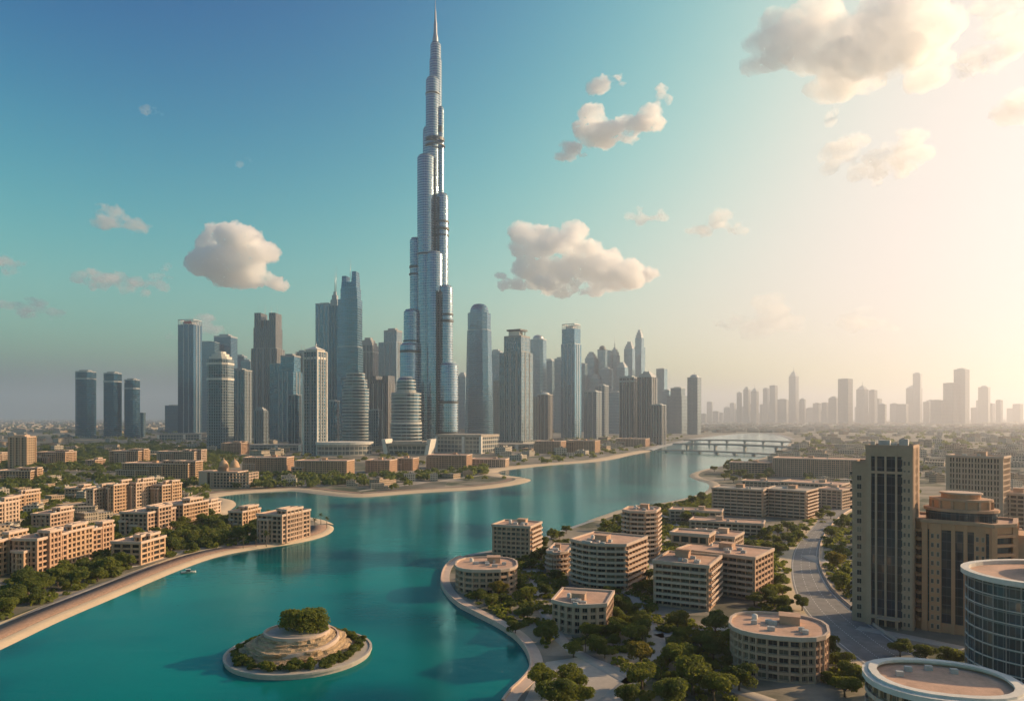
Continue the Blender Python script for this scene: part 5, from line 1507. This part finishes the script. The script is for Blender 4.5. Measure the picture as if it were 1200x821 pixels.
# ------------------------------------------------------------------ the round island
def island():
    cx, cy_ = -71.5, 244.0
    t = thing("round_island", "small round terraced sandstone island standing alone in the lagoon", "island", (cx, cy_, 0), R(20))
    b = MB(); b.lathe([(23.6, -.8), (23.6, 1.0), (24.0, 1.05), (24.0, 1.7), (23.2, 1.75), (23.1, 1.45), (16, 1.5), (0, 1.5)], 64, smooth=False); b.build("plinth", M['paving'], t)
    # terraced rock, lopsided, with strata
    rings = 26; seg = 72; vs_, fs = [], []
    for k in range(rings + 1):
        f = k / rings
        for i in range(seg):
            a = 2 * math.pi * i / seg
            st = (math.floor(f * 7) + min(1, (f * 7 % 1) * 2.2)) / 7
            r = 18.0 - 7.4 * f ** 1.1 + 1.2 * math.sin(2 * a + 1) * (1 - f)
            q = mnoise.noise(Vector((math.cos(a) * 2, math.sin(a) * 2, f * 5))) * 1.8 + mnoise.noise(Vector((math.cos(a) * 9, math.sin(a) * 9, f * 14))) * .8
            zz = 1.4 + 6.2 * st
            lop = 1.0 + .10 * math.cos(a - 2.2)
            vs_.append((math.cos(a) * (r + q) * lop, math.sin(a) * (r + q) * .95, zz + .25 * mnoise.noise(Vector((math.cos(a) * 6, math.sin(a) * 6, f * 3 + 9)))))
    for k in range(rings):
        for i in range(seg):
            j = (i + 1) % seg
            fs.append((k * seg + i, k * seg + j, (k + 1) * seg + j, (k + 1) * seg + i))
    fs.append(tuple(rings * seg + i for i in range(seg)))
    me = bpy.data.meshes.new("rock"); me.from_pydata(vs_, [], fs); me.materials.append(M['strata']); me.update()
    link("rock", me, t)
    b = MB(); po = [(10.8 * math.cos(2 * math.pi * i / 48) * (1 + .1 * math.cos(2 * math.pi * i / 48 - 2.2)), 10.2 * math.sin(2 * math.pi * i / 48)) for i in range(48)]
    b.ring(po, offset(po, -.7), 7.0, 8.5); b.build("terrace_rim", M['rim'], t)
    b = MB(); b.prism(offset(po, -.6), 7.0, 7.9); b.build("terrace_floor", M['paving'], t)
    # the sloping walk that winds down the right side and the ledge in front
    b = MB(); n = 40
    prev = None
    for i in range(n + 1):
        a = R(-115 + 175 * i / n); zz = 4.6 + 3.2 * i / n; r0, r1 = 11.2 + 1.2 * math.sin(math.pi * i / n), 14.4 - 2.4 * i / n
        cur = ((math.cos(a) * r0, math.sin(a) * r0, zz), (math.cos(a) * r1, math.sin(a) * r1, zz), (math.cos(a) * (r1 + .2), math.sin(a) * (r1 + .2), zz - 1.2))
        if prev:
            b.face([prev[0], prev[1], cur[1], cur[0]]); b.face([prev[1], prev[2], cur[2], cur[1]])
        prev = cur
    b.build("ramp", M['rim'], t)
    ca, sa = math.cos(R(20)), math.sin(R(20))
    rnd = random.Random(5)
    bush = tree(cx + .6, cy_ + 1.5, 7.2, "wide domed bush crowning the small round island", None, CROWN_DOME, rnd, cat="bush", name="bush", z=7.6, lift=.36)
    for o in bush.children:
        if o.name.startswith("crown"): o.scale = (o.scale.x * 1.15, o.scale.y * 1.15, o.scale.z * 1.12)
    n = 42
    for i in range(n):
        a = R(-215 + 290 * i / n) + rnd.uniform(-.05, .05); q = rnd.uniform(18.2, 20.6); s = rnd.uniform(1.4, 2.8)
        x, y = cx + math.cos(a) * q, cy_ + math.sin(a) * q
        tree(x, y, s, "low green shrub in the ring round the island's rock", "shrubs round the island's rock", CROWN_MID[rnd.randrange(4)], rnd, cat="shrub", name="shrub", z=1.45, lift=.5)
def strata_material():
    m, nt, p = new_mat("layered_sandstone")
    pos = wpos(nt)
    s = N(nt, "ShaderNodeSeparateXYZ"); L(nt, pos, s.inputs[0])
    nz = noise_n(nt, pos, .25, 4)
    zz = math_n(nt, 'ADD', s.outputs[2], math_n(nt, 'MULTIPLY', nz, 1.2))
    w = math_n(nt, 'FRACT', math_n(nt, 'MULTIPLY', zz, 1.1))
    c = mixc(nt, ramp(nt, w, [(0, 0.0), (.12, 1.0), (.8, .8), (1, 0.0)]), (0.24, 0.16, 0.09), (0.50, 0.36, 0.21))
    c = mixc(nt, noise_n(nt, pos, 1.5, 5), c, (0.38, 0.27, 0.165))
    L(nt, c, p.inputs["Base Color"]); p.inputs["Roughness"].default_value = .95
    bm = N(nt, "ShaderNodeBump"); bm.inputs["Distance"].default_value = .4; bm.inputs["Strength"].default_value = .8
    L(nt, math_n(nt, 'ADD', noise_n(nt, pos, 2.5, 5), w), bm.inputs["Height"]); L(nt, bm.outputs[0], p.inputs["Normal"])
    return m
M['strata'] = strata_material()
island()

# ------------------------------------------------------------------ boat
def boat():
    g = G(221, 671, 0)
    t = thing("motor_boat", "small motor boat moored off the left beach", "boat", (g.x, g.y, 0), R(20))
    L_, B_ = 7.0, 2.3
    sec = []
    for i in range(9):
        f = i / 8; wv = B_ / 2 * (1 - (max(0, f - .45) / .55) ** 2.2); sec.append((-L_ / 2 + L_ * f, wv, .75 + .35 * f * f))
    b = MB()
    for (x0, w0, z0), (x1, w1, z1) in zip(sec[:-1], sec[1:]):
        for sg in (-1, 1): b.face([(x0, 0, -.35), (x1, 0, -.3), (x1, sg * w1, z1), (x0, sg * w0, z0)][::sg])
        b.face([(x0, -w0 * .95, z0 - .12), (x1, -w1 * .95, z1 - .12), (x1, w1 * .95, z1 - .12), (x0, w0 * .95, z0 - .12)])
    b.face([(-L_ / 2, -B_ / 2, .75), (-L_ / 2, 0, -.35), (-L_ / 2, B_ / 2, .75)]); b.build("hull", M['white'], t)
    b = MB(); q = [(-1.2, -.8), (.9, -.7), (.9, .7), (-1.2, .8)]; b.prism(q, .7, 1.9, poly2=scale_plan(q, .8)); b.build("cabin", M['darkmetal'], t)
    b = MB(); b.box((-.2, 0, 1.98), (2.4, 1.6, .1), bottom=True); b.build("cabin_roof", M['white'], t)
    b = MB(); b.box((-L_ / 2 - .15, 0, .6), (.35, .5, .9)); b.build("outboard_motor", M['darkmetal'], t)
boat()

# ------------------------------------------------------------------ bridges over the river
def bridge(label, pA, pB, zdeck, th, npier, width=14):
    a, c = G(*pA, zdeck), G(*pB, zdeck)
    d = (c - a); Lb = d.length; ang = math.atan2(d.y, d.x); m = (a + c) / 2
    t = thing("road_bridge", label, "bridge", (m.x, m.y, 0), ang)
    b = MB(); n = 24
    for i in range(n):
        f0, f1 = i / n, (i + 1) / n
        z0, z1 = zdeck + 2.2 * math.sin(math.pi * f0), zdeck + 2.2 * math.sin(math.pi * f1); x0, x1 = -Lb / 2 + Lb * f0, -Lb / 2 + Lb * f1
        for y0, y1 in ((-width / 2, width / 2),):
            b.face([(x0, y0, z0), (x1, y0, z1), (x1, y1, z1), (x0, y1, z0)])
            b.face([(x0, y0, z0 - th), (x1, y0, z1 - th), (x1, y0, z1), (x0, y0, z0)])
            b.face([(x1, y1, z1 - th), (x0, y1, z0 - th), (x0, y1, z0), (x1, y1, z1)])
            b.face([(x1, y0, z1 - th), (x0, y0, z0 - th), (x0, y1, z0 - th), (x1, y1, z1 - th)])
    b.build("deck", M['concrete'], t)
    for sg in (-1, 1):
        r = MB()
        for i in range(n):
            f0 = (i + .5) / n; r.box((-Lb / 2 + Lb * f0, sg * (width / 2 - .3), zdeck + 2.2 * math.sin(math.pi * f0) + .6), (Lb / n * .98, .35, 1.2))
        r.build("railing", M['rim'], t)
    for i in range(npier):
        f = (i + .5) / npier
        z = zdeck + 2.2 * math.sin(math.pi * f) - th
        p = MB(); p.box((-Lb / 2 + Lb * f, 0, z / 2 - .5), (4.5, width * .55, z + 1)); p.box((-Lb / 2 + Lb * f, 0, z - .6), (6.5, width * .95, 1.2), bottom=True); p.build("pier", M['concrete'], t)
bridge("nearest and lowest river bridge, flat pale deck on the water", (772, 527.3), (918, 533.0), 3.5, 1.6, 7, 12)
bridge("middle river bridge with tall dark piers", (790, 519.5), (929, 523.5), 12, 3.0, 4, 16)
bridge("farthest river bridge, a thin level deck", (802, 515.2), (928, 517.5), 13, 2.6, 6, 16)

# ------------------------------------------------------------------ the far skyline in the haze
FAR = [(864, 870, 459, 'mech'), (872, 880, 453, 'steps'), (881, 890, 449, 'spire'), (895, 902, 454, 'mech'), (903, 912, 451, 'flat'), (913, 925, 467, 'mech'), (938, 945, 466, 'dome'), (954, 963, 471, 'dome'), (964, 972, 471, 'mech'), (973, 985, 464, 'steps'),
       (1006, 1019, 446, 'spire'), (1020, 1029, 456, 'mech'), (1031, 1040, 472, 'dome'), (1053, 1066, 473, 'mech'), (1066, 1083, 451, 'steps'), (1084, 1093, 470, 'mech'), (1094, 1107, 468, 'mech'), (1109, 1123, 448, 'flat'), (1122, 1138, 431, 'mech'),
       (1150, 1162, 451, 'dome'), (1169, 1176, 468, 'mech'), (1072, 1081, 436, 'mech'), (985, 1001, 443, 'flat'), (926, 937, 427, 'spire')]
FLAB = ["thin tower at the left end of the far hazy skyline", "stepped far tower, second from the far skyline's left end", "needle topped far tower left of the two flat shoulders", "far tower just left of the flat topped far slab", "flat topped far slab left of the tallest far spire", "low broad far block at the left foot of the tallest far spire",
        "rounded far tower at the right foot of the tallest far spire", "low domed far tower between the tallest far spire and the wide far slab", "low flat far block beside the low domed far tower", "stepped far block touching the wide far slab", "pointed far tower right of the wide far slab", "far tower hugging the pointed far tower's right side",
        "small dark domed far tower alone right of the pointed one", "low far block at the left of the stepped far tower", "broad stepped far tower under a thinner raised shaft", "low far block right of the stepped far tower", "far block between the stepped far tower and the tall pair", "left and lower slab of the far skyline's tall right hand pair", "right and higher slab of the far skyline's tall right hand pair",
        "faint domed far tower standing apart near the right edge", "faintest small far tower at the right edge", "thin far shaft rising behind the broad stepped far tower", "wide flat topped far slab, darkest of the far skyline", "tallest far spire, alone above the far skyline"]
rf = random.Random(11)
for (xl, xr, yt, cr), lab in zip(FAR, FLAB):
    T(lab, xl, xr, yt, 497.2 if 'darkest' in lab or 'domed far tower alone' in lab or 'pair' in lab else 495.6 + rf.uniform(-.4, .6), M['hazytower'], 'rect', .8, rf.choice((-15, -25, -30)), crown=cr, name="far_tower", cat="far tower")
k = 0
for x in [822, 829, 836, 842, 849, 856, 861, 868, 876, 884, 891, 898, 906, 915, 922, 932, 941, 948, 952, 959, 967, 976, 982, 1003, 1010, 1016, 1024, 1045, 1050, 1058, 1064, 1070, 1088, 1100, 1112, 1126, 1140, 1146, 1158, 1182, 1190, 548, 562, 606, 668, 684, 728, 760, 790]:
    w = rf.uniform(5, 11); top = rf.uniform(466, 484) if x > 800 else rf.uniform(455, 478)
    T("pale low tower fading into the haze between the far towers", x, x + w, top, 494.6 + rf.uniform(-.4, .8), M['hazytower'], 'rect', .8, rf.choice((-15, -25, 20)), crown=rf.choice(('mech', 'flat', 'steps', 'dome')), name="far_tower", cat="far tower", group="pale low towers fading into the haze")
# back row of the left cluster, filling the gaps
for x, w, top, lab in ((253, 12, 428, "hazy grey tower end showing between the two antennas block and the striped tower"), (330, 14, 431, "hazy grey tower behind the wide blue office tower"), (341, 9, 420, "thin hazy tower left of the thin brown masted tower"), (427, 14, 430, "hazy tower right behind the curved banded block"), (459, 12, 420, "hazy tower left of the banded drum's dome"),
                       (591, 12, 430, "hazy tower hidden behind the sign topped tower's left edge"), (668, 20, 440, "hazy wide tower behind the tall grey blue tower"), (693, 12, 438, "hazy tower behind the short grey pair"), (756, 14, 452, "hazy tower behind the brown striped pair"), (792, 10, 462, "hazy block behind the broad stepped tower"),
                       (216, 16, 430, "hazy blue block low behind the lattice crowned tower"), (300, 14, 440, "hazy block behind the brown striped tower's right edge"), (360, 12, 432, "hazy tower behind the pyramid roofed tower"), (410, 16, 408, "hazy blue tower just behind the twin peaked tower"), (436, 10, 405, "hazy thin tower behind the dark brown turreted tower"),
                       (470, 12, 430, "hazy tower left of the supertall tower's foot"), (536, 12, 436, "hazy tower right of the supertall tower's foot"), (612, 14, 412, "hazy tower behind the sign topped tower's right edge"), (640, 14, 432, "hazy tower behind the white domed dark block"), (676, 12, 425, "hazy tower at the right shoulder of the tall grey blue tower"),
                       (704, 14, 430, "hazy tower below the dark domed slim tower"), (724, 12, 424, "hazy tower below the needle topped tower"), (778, 9, 456, "hazy tower right of the short brown tower"), (240, 12, 440, "hazy tower behind the white capped tower"), (272, 14, 415, "hazy blue tower behind the pale ribbed tower")):
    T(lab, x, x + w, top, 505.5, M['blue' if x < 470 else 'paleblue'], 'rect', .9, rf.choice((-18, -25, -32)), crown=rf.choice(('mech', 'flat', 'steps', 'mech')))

# ------------------------------------------------------------------ low districts out to the horizon
def low_block_mesh(seed):
    rnd = random.Random(seed); b = MB(); w, d, h = rnd.uniform(16, 34), rnd.uniform(14, 24), rnd.uniform(6, 14)
    b.prism(rect_plan(w, d), 0, h, 0, capmi=1); b.ring(rect_plan(w + .3, d + .3), rect_plan(w - .8, d - .8), h, h + .9, 0)
    if seed % 2: b.box((w * .1, d * .1, h + 1.5), (w * .3, d * .4, 3))
    if seed % 3 == 0: b.prism([(x + w * .55, y - d * .2) for x, y in rect_plan(w * .5, d * .8)], 0, h * .6, 0, capmi=1)
    return b.mesh("low_block", [M[('lowa', 'lowb', 'lowc')[seed % 3]], M['roofgrey']])
M['lowa'] = facade("sandy_block_wall", 3.4, 3.6, .45, .45, (0.06, 0.06, 0.055), (0.42, 0.35, 0.26), metal=.1)
M['lowb'] = facade("pale_block_wall", 3.4, 4.0, .45, .4, (0.07, 0.07, 0.06), (0.48, 0.42, 0.34), metal=.1)
M['lowc'] = facade("tan_block_wall", 3.4, 3.6, .45, .45, (0.06, 0.05, 0.045), (0.40, 0.29, 0.19), metal=.1)
LOWM = [low_block_mesh(i) for i in range(9)]
rl = random.Random(21)
ZL = [([(905, 541), (935, 521), (1200, 524), (1200, 600), (1080, 560), (1000, 545)], 120, "flat roofed sandy block in the hazy low district right of the river"),
      ([(935, 519), (930, 508), (1200, 508), (1200, 523)], 60, "tiny pale block far out in the hazy plain right of the river"),
      ([(-20, 505), (210, 507), (250, 520), (230, 540), (-20, 530)], 44, "low pale block on the dark plain beyond the left bank's terraces"),
      ([(-10, 560), (80, 565), (240, 570), (230, 590), (100, 615), (-10, 640)], 34, "small tan house in the greenery of the left bank's middle distance"),
      ([(300, 565), (420, 560), (540, 556), (600, 550), (590, 556), (430, 574), (320, 570)], 14, "small pale house on the green shore behind the far beach"),
      ([(560, 526), (640, 516), (790, 509), (765, 522), (700, 536), (600, 544)], 34, "low pale block on the ground between the right hand towers and the inlet beach"),
      ([(150, 513), (300, 518), (470, 524), (470, 532), (300, 536), (150, 530)], 26, "low pale block at the feet of the left hand towers"),
      ([(940, 565), (1000, 560), (1000, 585), (950, 590)], 8, "small block among the trees beside the road's far end")]
LOWPOS = []
for poly, n, lab in ZL:
    Wp = [tuple(G(x, y, LAND).to_2d()) for x, y in poly]; k = 0; tries = 0
    while k < n and tries < n * 60:
        tries += 1
        px, py = rl.uniform(min(p[0] for p in poly), max(p[0] for p in poly)), rl.uniform(min(p[1] for p in poly), max(p[1] for p in poly))
        if not in_poly((px, py), poly): continue
        g = G(px, py, LAND)
        if not lag_dist_ok(g.x, g.y, 30) or any((g.x - fx) ** 2 + (g.y - fy) ** 2 < (fr * .9 + 9) ** 2 for fx, fy, fr in FOOT) or any((g.x - x) ** 2 + (g.y - y) ** 2 < (32 if g.y > 1100 else 20) ** 2 for x, y in LOWPOS) or road_hit(g.x, g.y): continue
        LOWPOS.append((g.x, g.y)); k += 1
        o = link("low_building", LOWM[rl.randrange(9)], None, (g.x, g.y, LAND), rl.choice((.2, .25, -.5, .3, 1.1)) + rl.uniform(-.1, .1))
        s = rl.uniform(.8, 1.3); s *= 1 if g.y > 1100 else .55
        o.scale = (s, s, rl.uniform(.7, 1.3) * (1 if g.y > 1100 else .7))
        set_props(o, lab, "low building", lab.replace(" block ", " blocks ", 1).replace(" house ", " houses ", 1))
b = MB(); cols = 3
for i in range(5200):
    while True:
        py = 489.9 + 17 * rl.random() ** 1.6; px = rl.uniform(-60, 1260)
        g = G(px, py, LAND)
        if lag_dist_ok(g.x, g.y, 40): break
    if 2300 > g.y > 1400 and 150 < px < 800 : continue
    b.box((g.x, g.y, LAND + 5), (rl.uniform(14, 60), rl.uniform(14, 40), rl.uniform(8, 22)), rl.choice((.2, -.4)), mi=rl.randrange(3))
set_props(b.build("distant_districts", [M['lowa'], M['lowb'], M['lowc']]), "countless tiny blocks of the plain out to the horizon", "buildings", None, 'stuff')
mass("tree_belt", "dark scrub and trees of the far plain on both sides", [[(-60, 497), (200, 497), (220, 520), (-60, 530)], [(940, 500), (1260, 500), (1260, 524), (940, 522)]], 700, (6, 14), 9, 14, .45, 'leafdark', hz=.6)
